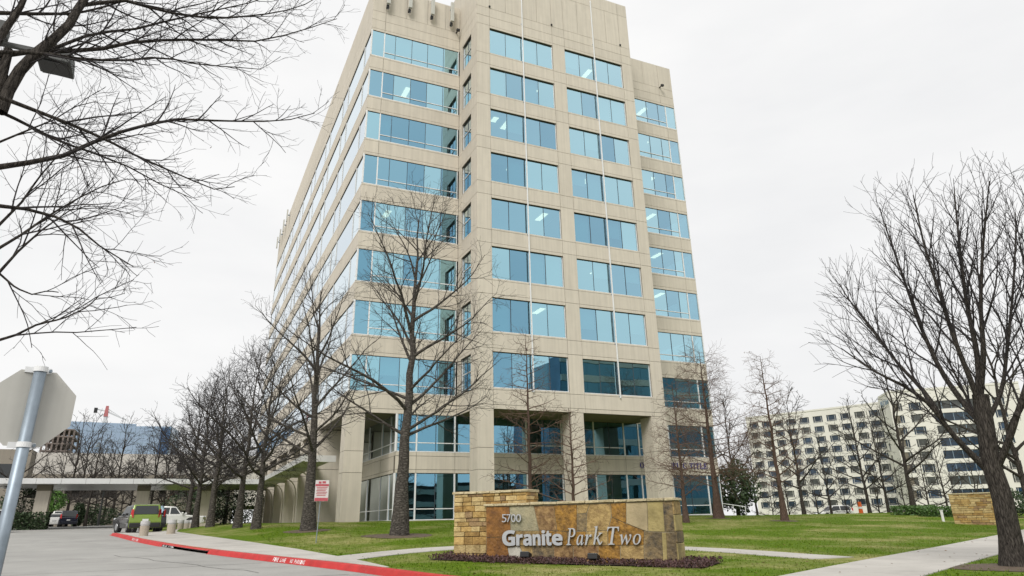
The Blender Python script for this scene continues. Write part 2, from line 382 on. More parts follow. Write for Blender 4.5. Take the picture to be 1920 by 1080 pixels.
TWU = [(A1, A2), (A3, A4)]
for k in range(8):
    zb = Z0+FH*k; zt = zb+WH; j1 = zb-0.14; j2 = zt+0.25
    below = SOF if k == 0 else zb-FH+WH+0.25
    # tower front: the band under the windows, then the window row
    if k == 0:
        for a, b in ((0, A1), (A1, A2), (A2, A3), (A3, A4), (A4, W)):
            panel(FT, a, b, SOF, SOF+0.30); panel(FT, a, b, SOF+0.30, j1)
    else:
        for a, b in ((0, A1), (A1, A2), (A2, A3), (A3, A4), (A4, W)): panel(FT, a, b, below, j1)
    backing(FT, 0.05, W-0.05, (zb-FH+WH) if k else SOF, zb)
    for a, b in ((0, A1), (A2, A3), (A4, W)):
        panel(FT, a, b, j1, j2); backing(FT, max(a, 0.05), min(b, W-0.05), zb, zt, -0.35, -0.06)
    for a, b in TWU:
        panel(FT, a, b, j1, zb, g=0.010, name='window_sill'); panel(FT, a, b, zt, j2, g=0.010, name='window_head')
        q = (b-a)/4; es = [a+q, a+2*q, a+3*q]
        window(FT, a, b, zb, zt, es, rec=0.16)
        for i in range(4):
            if rng.random() < 0.34: blind(FT, a+q*i, a+q*(i+1), zb, zt, rng.choice([1.0, 1.0, 0.62, 0.5]))
    # tower left flank
    for a, b in ((0.02, 0.72), (0.72, 2.80), (2.80, D)):
        if k == 0: panel(FS, a, b, SOF, SOF+0.30); panel(FS, a, b, SOF+0.30, j1)
        else: panel(FS, a, b, below, j1)
    backing(FS, 0.05, D-0.05, (zb-FH+WH) if k else SOF, zb)
    for a, b in ((0.02, 0.72), (2.80, D)):
        panel(FS, a, b, j1, j2); backing(FS, a, min(b, D-0.05), zb, zt, -0.35, -0.06)
    panel(FS, 0.72, 2.80, j1, zb, g=0.010, name='window_sill'); panel(FS, 0.72, 2.80, zt, j2, g=0.010, name='window_head')
    window(FS, 0.72, 2.80, zb, zt, [1.76], rec=0.16, transom=1.35)
    # tower right flank (blank return)
    panel(FW, 0, D, below, j2); backing(FW, 0.05, D, below, j2)
    # left wing front and right wing front: ribbon windows that turn the corner
    for F, w0, w1, cuts, thick in ((FL, 0.0, 7.87, [1.15, 2.12, 3.58, 5.0, 6.45], [1.15]),
                                   (FR, 0.10, RW, [1.52, 3.0, 4.45, 5.85, 6.80], [6.80])):
        vs = [0, 1.15, L] if F is FL else [0, 3.0, 6.80, RW]
        for a, b in zip(vs[:-1], vs[1:]):
            if k == 0: panel(F, a, b, SOF, SOF+0.30); panel(F, a, b, SOF+0.30, j1)
            else: panel(F, a, b, below, j1)
            panel(F, a, b, j1, zb, g=0.010, name='window_sill'); panel(F, a, b, zt, j2, g=0.010, name='window_head')
        backing(F, 0.05, (L if F is FL else RW)-0.05, (zb-FH+WH) if k else SOF, zb)
        if F is FL: window(F, w0, w1, zb, zt, cuts, rec=0.06, thick=thick, transom=0.55, tr_from=1.15)
        else:
            window(F, w0, w1, zb, zt, cuts, rec=0.06, thick=thick)
            mb = MB(); F.box(mb, 0.16, 6.75, zb+0.52, zb+0.58, -0.09, -0.008); mb.build('transom', FRAME, bld)
        es = [w0]+cuts+[w1]
        for a, b in zip(es[:-1], es[1:]):
            if rng.random() < 0.20: blind(F, a, b, zb, zt, rng.choice([1.0, 0.7, 0.5]))
    # long left side
    nb = 7; bl = LF/nb
    for i in range(nb):
        a, b = i*bl, (i+1)*bl
        panel(FX, a, b, below, j1); panel(FX, a, b, j1, zb, g=0.010, name='window_sill'); panel(FX, a, b, zt, j2, g=0.010, name='window_head')
        window(FX, a+(0.0 if i else 0.05), b, zb, zt, [a+bl*0.72] if i < nb-1 else [a+bl*0.72], rec=0.06, thick=[a+bl*0.72])
    backing(FX, 0.05, LF-0.05, (zb-FH+WH) if k else SOF, zb)
    mb = MB(); mb.box(-L-0.02, -L+0.07, D-0.02, D+0.07, zb, zt); mb.build('corner_post', FRAME, bld)
    mb = MB(); mb.box(W+RW-0.07, W+RW+0.02, D-0.02, D+0.07, zb, zt); mb.build('corner_post', FRAME, bld)
    # right side and rear, out of sight: bands and one long window each
    for F, n in ((FE, LF), (FB, L+W+RW)):
        panel(F, 0, n, below, zb); panel(F, 0, n, zt, j2)
    window(FE, 0.1, LF, zb, zt, [], rec=0.06); window(FB, 0, L+W+RW, zb, zt, [], rec=0.06)
    # inside: slab with ceiling, lights
    mb = MB(); mb.box(-L+0.4, W+RW-0.4, D+0.4, D+LF-0.4, zt+0.12, zt+1.1); mb.box(0.4, W-0.4, 0.4, D+0.4, zt+0.12, zt+1.1)
    mb.build('floor_slab', CEIL, bld)
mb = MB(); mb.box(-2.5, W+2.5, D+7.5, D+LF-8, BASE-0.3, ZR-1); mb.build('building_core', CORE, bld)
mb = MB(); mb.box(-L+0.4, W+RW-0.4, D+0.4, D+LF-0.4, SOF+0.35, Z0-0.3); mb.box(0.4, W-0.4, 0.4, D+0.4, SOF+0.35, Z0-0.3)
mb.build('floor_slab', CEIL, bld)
for kx, px0, yo in ((6, 6.0, 1.6), (6, 8.9, 2.0), (5, 2.0, 1.2), (5, 3.2, 1.2), (4, 3.6, 1.0), (4, 10.6, 1.2), (3, 6.3, 1.3), (3, 9.2, 1.5),
                    (6, -4.4, 5.6), (3, -5.6, 5.5), (1, 5.9, 1.6), (2, 11.4, 1.5), (7, 12.0, 1.9)):
    z = Z0+FH*kx+WH+0.12
    ceiling_light(px0, px0+0.45, yo, yo+1.5, z)
for kx in (7, 6, 5, 4, 3, 2):
    z = Z0+FH*kx+WH+0.12
    ceiling_light(20.3+0.3*(kx % 2), 20.75+0.3*(kx % 2), 5.3, 6.7, z)
    if kx % 3 == 1: ceiling_light(18.2, 18.5, 5.6, 7.0, z)

for k in range(8):      # office partitions; the left one is added to block daylight through the flank windows
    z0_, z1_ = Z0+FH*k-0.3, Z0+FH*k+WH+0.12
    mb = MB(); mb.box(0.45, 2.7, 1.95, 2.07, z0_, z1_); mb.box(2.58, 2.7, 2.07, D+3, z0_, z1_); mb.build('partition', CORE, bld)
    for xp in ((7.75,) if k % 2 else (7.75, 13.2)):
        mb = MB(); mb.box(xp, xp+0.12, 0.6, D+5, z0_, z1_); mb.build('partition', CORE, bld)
mb = MB(); mb.box(-3.9, W+RW-0.5, D+3.2, D+3.4, BASE, SOF); mb.box(-1.6, -1.5, D+0.6, D+3.2, BASE, SOF); mb.build('partition', CORE, bld)  # added dark wall behind the lower glass, keeps those floors from looking lit
# parapets
zt7 = Z0+FH*7+WH; t0 = zt7+0.25
for F, n, top, cuts in ((FL, L, ZR, [0, 1.15, 3.0, 4.9, 6.6, L]), (FR, RW, ZR, [0, 2.6, 4.4, 6.3, RW]), (FX, LF, ZR, [i*LF/7 for i in range(8)])):
    for a, b in zip(cuts[:-1], cuts[1:]): panel(F, a, b, 42.42, top)
    seg = [cuts[0], cuts[1], cuts[-1]] if F is FL else ([0, 6.3, RW] if F is FR else cuts)
    for a, b in zip(seg[:-1], seg[1:]): panel(F, a, b, t0, 41.5); panel(F, a, b, 41.5, 42.42)
    backing(F, 0.05, n-0.05, zt7, top-0.05)
for F, n, cuts in ((FT, W, [0, A1, 2.7, 4.25, 5.75, A2, A3, 9.95, 11.5, 13.0, A4, W]), (FS, D, [0.02, 1.4, D]), (FW, D, [0, D])):
    for a, b in zip(cuts[:-1], cuts[1:]): panel(F, a, b, 42.42, 46.1)
    seg = [0, A1, A2, A3, A4, W] if F is FT else [cuts[0], D]
    for a, b in zip(seg[:-1], seg[1:]): panel(F, a, b, t0, 41.5); panel(F, a, b, 41.5, 42.42); panel(F, a, b, 46.1, ZT)
    backing(F, 0.05, n-0.05, zt7, ZT-0.05)
for F, n in ((FE, LF), (FB, L+W+RW)): panel(F, 0, n, t0, ZR)
mb = MB(); mb.box(-L+0.3, W+RW-0.3, D+0.3, D+LF-0.3, ZR-1.2, ZR-1.0); mb.build('roof', SOFFIT, bld)
mb = MB(); mb.box(0.3, W-0.3, 0.3, 12, ZT-1.2, ZT-1.0); mb.box(0.05, W-0.05, 11.9, 12, ZR-1.0, ZT); mb.box(0.05, 0.3, D, 12, ZR-1.0, ZT); mb.box(W-0.3, W-0.05, D, 12, ZR-1.0, ZT)
mb.build('tower_roof', CONC, bld)
# white rails down the middle of the two bays
for x, z0, z1 in ((4.25, 9.62, 46.8), (11.48, 9.55, 46.7)):
    mb = MB(); mb.box(x-0.038, x+0.038, -0.12, -0.02, z0, z1); mb.build('facade_rail', FRAME, bld)
    mb = MB()
    for kk in range(9): mb.box(x-0.09, x+0.09, -0.02, 0.003, 9.64+4*kk, 9.74+4*kk)
    mb.build('rail_bracket', METAL, bld)
# antennas on the wing parapet and at the far end
for x, z in ((-6.75, 43.05), (-4.82, 43.25), (-2.76, 43.2), (-0.92, 43.05)):
    a = MB(); a.box(x-0.16, x+0.16, D-0.62, D-0.42, z, z+2.1); ao = a.build('antenna', GREYBOX, bld, bevel=0.03)
    b = MB(); b.cyl((x, D-0.30, z-0.35), (x, D-0.30, z+2.0), 0.045, n=8); b.box(x-0.05, x+0.05, D-0.42, D, z+0.2, z+0.3); b.box(x-0.05, x+0.05, D-0.42, D, z+1.6, z+1.7)
    b.build('antenna_mount', METAL, ao)
    c = MB(); c.box(x-0.13, x+0.09, D-0.40, D-0.16, z-0.30, z-0.02); c.build('antenna_radio', BLACK, ao)
for y in (55, 59, 63, 66.5):
    a = MB(); a.box(-L-0.50, -L-0.32, y-0.2, y+0.2, 43.2, 45.1); ao = a.build('antenna', GREYBOX, bld)
    b = MB(); b.box(-L-0.32, -L, y-0.06, y+0.06, 44.2, 44.35); b.build('antenna_mount', METAL, ao)
for x, y, z in ((-0.35, D, 42.3), (21.9, D, 42.4)):
    a = MB(); a.box(x-0.05, x+0.05, y-0.40, y-0.005, z, z+0.08); a.box(x-0.14, x+0.14, y-0.58, y-0.38, z-0.08, z+0.12); a.build('floodlight', BLACK, bld)
a = MB()
for x in (A1, A2, A4): a.box(x-0.07, x+0.07, -0.10, -0.004, 42.50, 42.64)
a.build('wall_anchor', BLACK, bld)

# lower two storeys: columns, soffit, recessed glass
def column(x0, x1, y0, y1):
    for za, zb_ in ((BASE-0.35, 4.38), (4.38, 5.78), (5.78, SOF-0.002)):
        mb = MB(); mb.box(x0, x1, y0, y1, za+0.014, zb_-0.014); mb.build('column_panel', CONC, bld)
    mb = MB(); mb.box(x0+0.04, x1-0.04, y0+0.04, y1-0.04, BASE-0.3, SOF); mb.build('column_core', JOINT, bld)
column(0.0, A1, 0.0, 1.45); column(A2+0.03, A3-0.2, 0.0, 1.45); column(14.15, W, 0.0, 1.45)
column(-L, -6.68, D, D+1.4)
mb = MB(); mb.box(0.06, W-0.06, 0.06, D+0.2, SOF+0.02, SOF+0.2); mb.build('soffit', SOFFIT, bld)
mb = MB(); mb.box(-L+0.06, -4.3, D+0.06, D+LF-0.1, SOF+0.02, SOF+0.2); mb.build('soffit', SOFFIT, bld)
FG = Face((0, D), (1, 0), (0, -1))
edges = [-4.45, -2.95, -0.10, 2.6, 5.6, 8.6, 11.5, 14.30, 15.70, 18.7, 22.2, W+RW-0.02]
for i, (a, b) in enumerate(zip(edges[:-1], edges[1:])):
    es = [a+(b-a)/2] if b-a > 2.0 else []
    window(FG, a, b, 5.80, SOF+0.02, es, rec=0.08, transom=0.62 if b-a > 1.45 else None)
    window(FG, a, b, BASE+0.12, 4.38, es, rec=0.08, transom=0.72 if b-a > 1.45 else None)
    panel(FG, a, b, 4.38, 4.62); panel(FG, a, b, 4.62, 5.52); panel(FG, a, b, 5.52, 5.80)
    backing(FG, a, b, 4.40, 5.78)
mb = MB(); FG.box(mb, -4.45, W+RW, BASE-0.4, BASE+0.11, -0.3, 0.05); mb.build('plinth', WALK, bld)
mb = MB(); mb.box(-4.52, -4.40, D-0.03, D+0.06, BASE+0.12, 4.38); mb.box(-4.52, -4.40, D-0.03, D+0.06, 5.8, SOF); mb.build('corner_post', FRAME, bld)
for a, b in ((0, 4.0), (4.0, 8.0), (8.0, 10.4), (10.4, 11.95)):
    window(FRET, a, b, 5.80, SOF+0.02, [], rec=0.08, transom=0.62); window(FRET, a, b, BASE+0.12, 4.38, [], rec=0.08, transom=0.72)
    panel(FRET, a, b, 4.38, 4.62); panel(FRET, a, b, 4.62, 5.52); panel(FRET, a, b, 5.52, 5.80); backing(FRET, a, b, 4.40, 5.78)
mb = MB(); mb.box(-4.6, -4.2, D+12.0, D+LF, BASE-0.3, SOF); mb.build('arcade_wall', CONC, bld)
mb = MB(); mb.box(W+RW-0.3, W+RW, D+0.2, D+LF, BASE-0.3, SOF); mb.box(-4.2, W+RW, D+LF-0.3, D+LF, BASE-0.3, SOF); mb.build('rear_wall', CONC, bld)
mb = MB(); mb.box(-4.0, W+RW-0.4, D+0.5, D+LF-0.5, 4.5, 5.7); mb.build('floor_slab', CEIL, bld)
# piers along the left side with the steel canopy
PIERS = [14.9+8.6*i for i in range(6)]
for y in PIERS:
    for za, zb_ in ((BASE-0.3, 5.30), (5.30, SOF-0.002)):
        mb = MB(); mb.box(-L, -5.25, y-0.40, y+0.40, za, zb_-0.03); mb.build('pier', CONC, bld)
can = MB()
can.hexa([(-10.05, 6.8, 5.42), (-L-0.02, 6.8, 5.42), (-L-0.02, 54, 5.42), (-10.05, 54, 5.42), (-10.05, 6.8, 5.50), (-L-0.02, 6.8, 5.66), (-L-0.02, 54, 5.66), (-10.05, 54, 5.50)])
co = can.build('canopy', STEELW, bld)
f = MB(); f.box(-10.17, -10.05, 6.7, 54, 5.30, 5.70); f.box(-10.05, -L, 6.7, 6.82, 5.25, 5.68); f.build('canopy_fascia', STEELW, co)
for y in PIERS[:5]:
    f = MB(); f.box(-10.04, -L, y-0.08, y+0.08, 5.18, 5.41); f.build('canopy_beam', STEELW, co)
    f = MB(); prev = None
    for i in range(7):
        w = i/6*math.pi/2
        q = (-L-0.16-(1-math.cos(w))*1.5, y, 3.9+math.sin(w)*1.35)
        if prev: f.cyl(prev, q, 0.05, n=6, caps=(i == 6))
        prev = q
    f.cyl((-L-0.16, y, BASE), (-L-0.16, y, 3.9), 0.06, n=6, caps=False)
    f.build('canopy_bracket', CONC, co)

def letter_obj(name, ch, P, u0, u1, v0, v1, d0, d1, m, parent, bold=0.0):
    """One letter filling u0..u1 x v0..v1 on plane P(u, v, d), standing d0..d1 proud of it."""
    v, f = glyph(ch, bold)
    lo = v.min(0); hi = v.max(0); s = hi-lo
    uu = u0+(v[:, 0]-lo[0])/s[0]*(u1-u0); vv = v0+(v[:, 1]-lo[1])/s[1]*(v1-v0)
    n = len(v); V = [P(a, b, d1) for a, b in zip(uu, vv)]+[P(a, b, d0) for a, b in zip(uu, vv)]
    F_ = [tuple(q) for q in f]+[tuple(n+i for i in reversed(q)) for q in f]
    cnt = {}
    for q in f:
        for a, b in zip(q, q[1:]+q[:1]): cnt[(a, b)] = 1
    for (a, b) in cnt:
        if (b, a) not in cnt: F_.append((a, n+a, n+b, b))
    me = bpy.data.meshes.new(name); me.from_pydata([tuple(q) for q in V], [], F_); me.materials.append(m); me.update()
    o = bpy.data.objects.new(name, me); COL.objects.link(o)
    if parent is not None: o.parent = parent
    return o
BLUEL = mat('blue_letter', (0.03, 0.03, 0.22), 0.5, 0.05)
txt = 'OLD REPUBLIC TITLE'; wd = {'I': 0.22, ' ': 0.24}
adv = [wd.get(c, 0.40) for c in txt]; k = 6.75/sum(adv); u = 15.55
for c, a in zip(txt, adv):
    if c != ' ': letter_obj('letter', serifb(c), FG.p, u+0.03, u+a*k-0.03, 4.88, 5.34, 0.01, 0.06, BLUEL, bld)
    u += a*k
# ------------------------------------------------------------------ ground, street, kerb, paths
GRASS, nt, b = new_mat('winter_lawn')
N, K = nt.nodes, nt.links
pos = N.new('ShaderNodeNewGeometry').outputs['Position']
def noise(scale, det=4, rough=0.55):
    n = N.new('ShaderNodeTexNoise'); n.inputs['Scale'].default_value = scale; n.inputs['Detail'].default_value = det
    n.inputs['Roughness'].default_value = rough; K.new(pos, n.inputs['Vector']); return n.outputs['Fac']
def ramp(fac, stops):
    r = N.new('ShaderNodeValToRGB'); el = r.color_ramp.elements
    while len(el) < len(stops): el.new(0.5)
    for e, (p, c) in zip(el, stops): e.position = p; e.color = (*c, 1)
    K.new(fac, r.inputs['Fac']); return r.outputs['Color']
g1 = ramp(noise(9.0, 6), [(0.3, (0.052, 0.098, 0.005)), (0.55, (0.098, 0.163, 0.008)), (0.75, (0.165, 0.215, 0.024))])
g2 = ramp(noise(3.0, 6), [(0.35, (0.17, 0.19, 0.04)), (0.7, (0.40, 0.355, 0.17))])
mk = N.new('ShaderNodeMapRange'); mk.inputs[1].default_value = 0.46; mk.inputs[2].default_value = 0.63; mk.inputs[4].default_value = 0.9
K.new(noise(0.22, 8, 0.66), mk.inputs[0])
mx = N.new('ShaderNodeMix'); mx.data_type = 'RGBA'
K.new(mk.outputs[0], mx.inputs[0]); K.new(g1, mx.inputs[6]); K.new(g2, mx.inputs[7]); K.new(mx.outputs[2], b.inputs['Base Color'])
b.inputs['Roughness'].default_value = 0.9; b.inputs['Specular IOR Level'].default_value = 0.1
bp = N.new('ShaderNodeBump'); bp.inputs['Strength'].default_value = 0.6; bp.inputs['Distance'].default_value = 0.05
K.new(noise(14.0, 6), bp.inputs['Height']); K.new(bp.outputs['Normal'], b.inputs['Normal'])

def sheet(name, rows, m):
    """rows: list of equally long lists of points."""
    n = len(rows[0]); V = [p for r in rows for p in r]
    F_ = [(i*n+j, i*n+j+1, (i+1)*n+j+1, (i+1)*n+j) for i in range(len(rows)-1) for j in range(n-1)]
    return np_mesh(name, V, F_, m, smooth=True)
ST = sorted(set(list(np.arange(-41, 16, 0.5))+list(np.arange(16, 60, 4))+[70, 90, 120, 160, 220, 300]))
offs = [0.1, 0.5, 1, 1.5, 2, 3, 4, 5, 6, 7.5, 9, 11, 13, 16, 19, 22, 25, 28, 31, 34, 38, 42, 46, 52, 60, 75, 100, 140, 200, 300]
tag(sheet('lawn', [[(kerb_x(y)+o, y, lawn_h(kerb_x(y)+o, y)) for o in offs] for y in ST], GRASS), kind='structure')
so = [0, 0.6, 2, 5, 10, 18, 30, 50, 90, 160, 260]
tag(sheet('street', [[(kerb_x(y)-o, y, street_h(y)) for o in reversed(so)] for y in ST], STREET), kind='structure')
tag(sheet('cross_street', [[(x, y, street_h(y)-0.004) for x in np.linspace(-280, 360, 17)] for y in (-62, -55, -50, -45, -41)], STREET), kind='structure')
FAR = mat('far_ground', (0.16, 0.17, 0.09), 0.95, 0.25, 0.05, coords='World')
tag(sheet('ground', [[(x, y, -2.2) for x in (-2500, -300, 0, 300, 2500)] for y in (-2500, -300, 0, 300, 2500)], FAR), kind='structure')
tag(sheet('verge', [[(x, y, street_h(-62)+0.12) for x in np.linspace(-280, 360, 5)] for y in (-200, -130, -62)], GRASS), kind='structure')
# worn joints and cracks in the street
CRACK = mat('joint_tar', (0.09, 0.085, 0.08), 0.9, 0.2)
def strip(name, pts, w, h, dz, m, parent=None):
    rows = []
    for i, p in enumerate(pts):
        q = Vector(pts[min(i+1, len(pts)-1)])-Vector(pts[max(i-1, 0)]); t = q.normalized(); nrm = Vector((-t.y, t.x))
        rows.append([(p[0]+nrm.x*w/2*s, p[1]+nrm.y*w/2*s, h(p[0]+nrm.x*w/2*s, p[1]+nrm.y*w/2*s)+dz) for s in (1, -1)])
    o = sheet(name, rows, m)
    if parent: o.parent = parent
    return o
for y0, sl in ((-26, .10), (-21, .12), (-15.5, .1), (-9, .12), (-1, .1), (9, .1)):
    pts = [(x, y0+sl*(x+18)+0.01*math.sin(x*3)) for x in np.linspace(kerb_x(y0)-0.6, -60, 26)]
    tag(strip('street_joint', pts, 0.035, lambda x, y: street_h(y), 0.004, CRACK), kind='structure')
pts = [(-15.6-0.35*i+0.12*math.sin(i*1.7), -24.0+0.9*i+0.1*math.sin(i*2.3)) for i in range(12)]
tag(strip('street_crack', pts, 0.03, lambda x, y: street_h(y), 0.005, CRACK), kind='structure')

# red kerb in cast lengths, a drain inlet in one of them
kerb = tag(bpy.data.objects.new('kerb', None), kind='structure'); COL.objects.link(kerb)
ky = list(np.arange(-40.3, 13.5, 0.35)); KP = []
for y in ky:
    x = kerb_x(y); t = Vector((kerb_x(y+0.2)-kerb_x(y-0.2), 0.4)).normalized(); KP.append((x, y, Vector((t.y, -t.x))))
INLET = (-13.6, -10.9)
def kerb_piece(sub, name, prof, m):
    rows = []
    for x, y, nn in sub:
        z = street_h(y); kh = kerb_h(y)
        rows.append([(x+nn.x*o, y+nn.y*o, z+(v*kh if v > 0 else v)) for o, v in prof])
    o = sheet(name, [list(r) for r in zip(*rows)], m); o.data.polygons.foreach_set('use_smooth', [False]*len(o.data.polygons))
    o.parent = kerb; return o
PROF = [(-0.10, 0.02), (-0.02, 0.04), (0.03, 0.90), (0.06, 1.0), (0.21, 1.03), (0.22, 0.3)]
seg = []
for p in KP:
    inl = INLET[0] < p[1] < INLET[1]
    seg.append(p)
    if len(seg) == 10:
        yy = seg[5][1]
        kerb_piece(seg, 'kerb_stone', PROF if not (INLET[0] < seg[0][1] < INLET[1] or INLET[0] < seg[-1][1] < INLET[1]) else [(-0.02, 0.72), (0.03, 0.92), (0.06, 1.0), (0.75, 1.05), (0.76, 0.72), (-0.02, 0.72)], REDP)
        seg = [seg[-1]]
if len(seg) > 1: kerb_piece(seg, 'kerb_stone', PROF, REDP)
sub = [p for p in KP if INLET[0]-2.6 < p[1] < INLET[1]+2.6]
kerb_piece(sub, 'drain_void', [(0.55, -0.03), (0.56, 0.72)], BLACK)

# stencilled words on the kerb face
def kerb_words(y0, length, text):
    per = length/len(text); mb_v, mb_f = [], []
    for i, ch in enumerate(text):
        if ch == ' ': continue
        v, f = glyph(ch, 0.012); lo, hi = v.min(0), v.max(0)
        for a in f: mb_f.append(tuple(len(mb_v)+q for q in a))
        for q in v:
            s = y0-per*(i+0.12+0.76*(q[0]-lo[0])/max(1e-6, hi[0]-lo[0])); h = (q[1]-lo[1])/max(1e-6, hi[1]-lo[1])
            x = kerb_x(s); t = Vector((kerb_x(s+0.2)-kerb_x(s-0.2), 0.4)).normalized(); nn = Vector((t.y, -t.x))
            o = -0.006+0.04*h; mb_v.append((x+nn.x*(o-0.012), s+nn.y*(o-0.012), street_h(s)+kerb_h(s)*(0.14+0.72*h)))
    me = bpy.data.meshes.new('kerb_lettering'); me.from_pydata(mb_v, [], mb_f); me.materials.append(WHITEP); me.update()
    o = bpy.data.objects.new('kerb_lettering', me); COL.objects.link(o); o.parent = kerb
kerb_words(-20.3, 0.80, 'FIRE LANE'); kerb_words(-21.35, 0.85, 'NO PARKING')
kerb_words(-8.9, 0.8, 'FIRE LANE'); kerb_words(-9.95, 0.85, 'NO PARKING')
kerb_words(-1.4, 0.8, 'FIRE LANE'); kerb_words(-2.4, 0.85, 'NO PARKING')

# sidewalk slabs
EDGE = [(-12.75, -25.6), (-12.9, -23.0), (-13.6, -17.0), (-14.5, -11.9), (-16.3, -3.0), (-17.5, 4.3), (-17.3, 9), (-16.2, 16)]
def edge_x(y): return float(np.interp(y, [e[1] for e in EDGE], [e[0] for e in EDGE]))
walk = tag(bpy.data.objects.new('sidewalk', None), kind='structure'); COL.objects.link(walk)
def slab(parent, quad, th=0.12, dz=0.03, nsub=3, name='slab'):
    """quad: four plan corners; draped on the lawn surface, with real thickness."""
    a, b_, c, d = [Vector(q) for q in quad]; V = []; F_ = []
    for i in range(nsub+1):
        for j in range(nsub+1):
            s, t = i/nsub, j/nsub; q = a*(1-s)*(1-t)+b_*s*(1-t)+c*s*t+d*(1-s)*t
            V.append((q.x, q.y, lawn_h(q.x, q.y)+dz))
    n = nsub+1
    for i in range(nsub):
        for j in range(nsub): F_.append((i*n+j, (i+1)*n+j, (i+1)*n+j+1, i*n+j+1))
    ring = [i*n for i in range(n)]+[nsub*n+j for j in range(1, n)]+[i*n+nsub for i in range(nsub-1, -1, -1)]+[j for j in range(nsub-1, 0, -1)]
    o0 = len(V); V += [(V[i][0], V[i][1], V[i][2]-th) for i in ring]; m_ = len(ring)
    for i in range(m_): F_.append((ring[(i+1) % m_], ring[i], o0+i, o0+(i+1) % m_))
    me = bpy.data.meshes.new(name); me.from_pydata(V, [], F_); me.materials.append(WALK); me.update()
    o = bpy.data.objects.new(name, me); COL.objects.link(o); o.parent = parent; return o
y = -25.9
while y < 15.5:
    y2 = y+1.8; g = 0.012
    slab(walk, [(kerb_x(y)+0.24, y+g), (edge_x(y), y+g), (edge_x(y2), y2-g), (kerb_x(y2)+0.24, y2-g)], dz=0.012)
    y = y2
def path_slabs(name, pts, w, step):
    par = tag(bpy.data.objects.new(name, None), kind='structure'); COL.objects.link(par)
    P = [Vector(p) for p in pts]; acc = [0]
    for p, q in zip(P[:-1], P[1:]): acc.append(acc[-1]+(q-p).length)
    f = lambda s: Vector((float(np.interp(s, acc, [p.x for p in P])), float(np.interp(s, acc, [p.y for p in P]))))
    def nrm(s):
        t = (f(min(s+0.6, acc[-1]))-f(max(s-0.6, 0))).normalized(); return Vector((-t.y, t.x))
    s = 0.0
    while s+step <= acc[-1]+0.01:
        a, b_ = s+0.012, s+step-0.012
        A, B, na, nb_ = f(a), f(b_), nrm(a), nrm(b_)
        slab(par, [A-na*w/2, B-nb_*w/2, B+nb_*w/2, A+na*w/2], dz=0.018)
        s += step
    return P
PATH1 = path_slabs('front_path', [(-13.4, -22.6), (-11.6, -20.9), (-8.9, -19.7), (-5.5, -20.6), (-3.0, -22.6), (-2.1, -24.6), (-1.85, -27.4), (-2.0, -30.0)], 1.35, 1.5)
PATH2 = path_slabs('street_path', [(-8.6, -34.8), (-5.6, -33.45), (-1.6, -31.7), (3.5, -29.55), (9.2, -27.2), (17.6, -23.7), (30, -18.5), (46, -12)], 2.2, 2.0)

# ------------------------------------------------------------------ monument sign
P0 = Vector((-9.79, -24.99)); P1 = Vector((-6.60, -29.28)); e = (P1-P0).normalized(); nrm = Vector((e.y, -e.x))
if nrm.x > 0: nrm = -nrm
SG = Face((P0.x, P0.y), (e.x, e.y), (nrm.x, nrm.y)); SZ = 0.16
su = (P1-P0).length/5.28
def stone(name, c1, c2, scale=4, bump=1.0, bs=14, ov=0.0):
    return mat(name, c1, 0.7, 0.2, scale, stain=0.45, bump=bump, bscale=bs, col2=c2, coords='World', detail=9, obj_var=ov)
TS = {'br': stone('slate_brown', (0.11, 0.045, 0.012), (0.38, 0.17, 0.035)), 'gr': stone('slate_grey_green', (0.26, 0.25, 0.17), (0.46, 0.40, 0.25), 2.5),
      'rd': stone('slate_rust', (0.12, 0.055, 0.02), (0.46, 0.29, 0.12), 6, 1.0), 'go': stone('slate_gold', (0.10, 0.05, 0.012), (0.46, 0.24, 0.04), 7),
      'ta': stone('slate_tan', (0.20, 0.125, 0.045), (0.50, 0.35, 0.14), 7), 'be': stone('slate_beige', (0.40, 0.32, 0.18), (0.54, 0.43, 0.26), 3, .4),
      'ye': stone('slate_yellow', (0.33, 0.26, 0.10), (0.50, 0.40, 0.17), 3, .5), 'dk': stone('slate_dark', (0.045, 0.04, 0.035), (0.34, 0.24, 0.11), 5, 1.0),
      'wh': stone('slate_pale', (0.42, 0.40, 0.34), (0.60, 0.57, 0.49), 3, .5)}
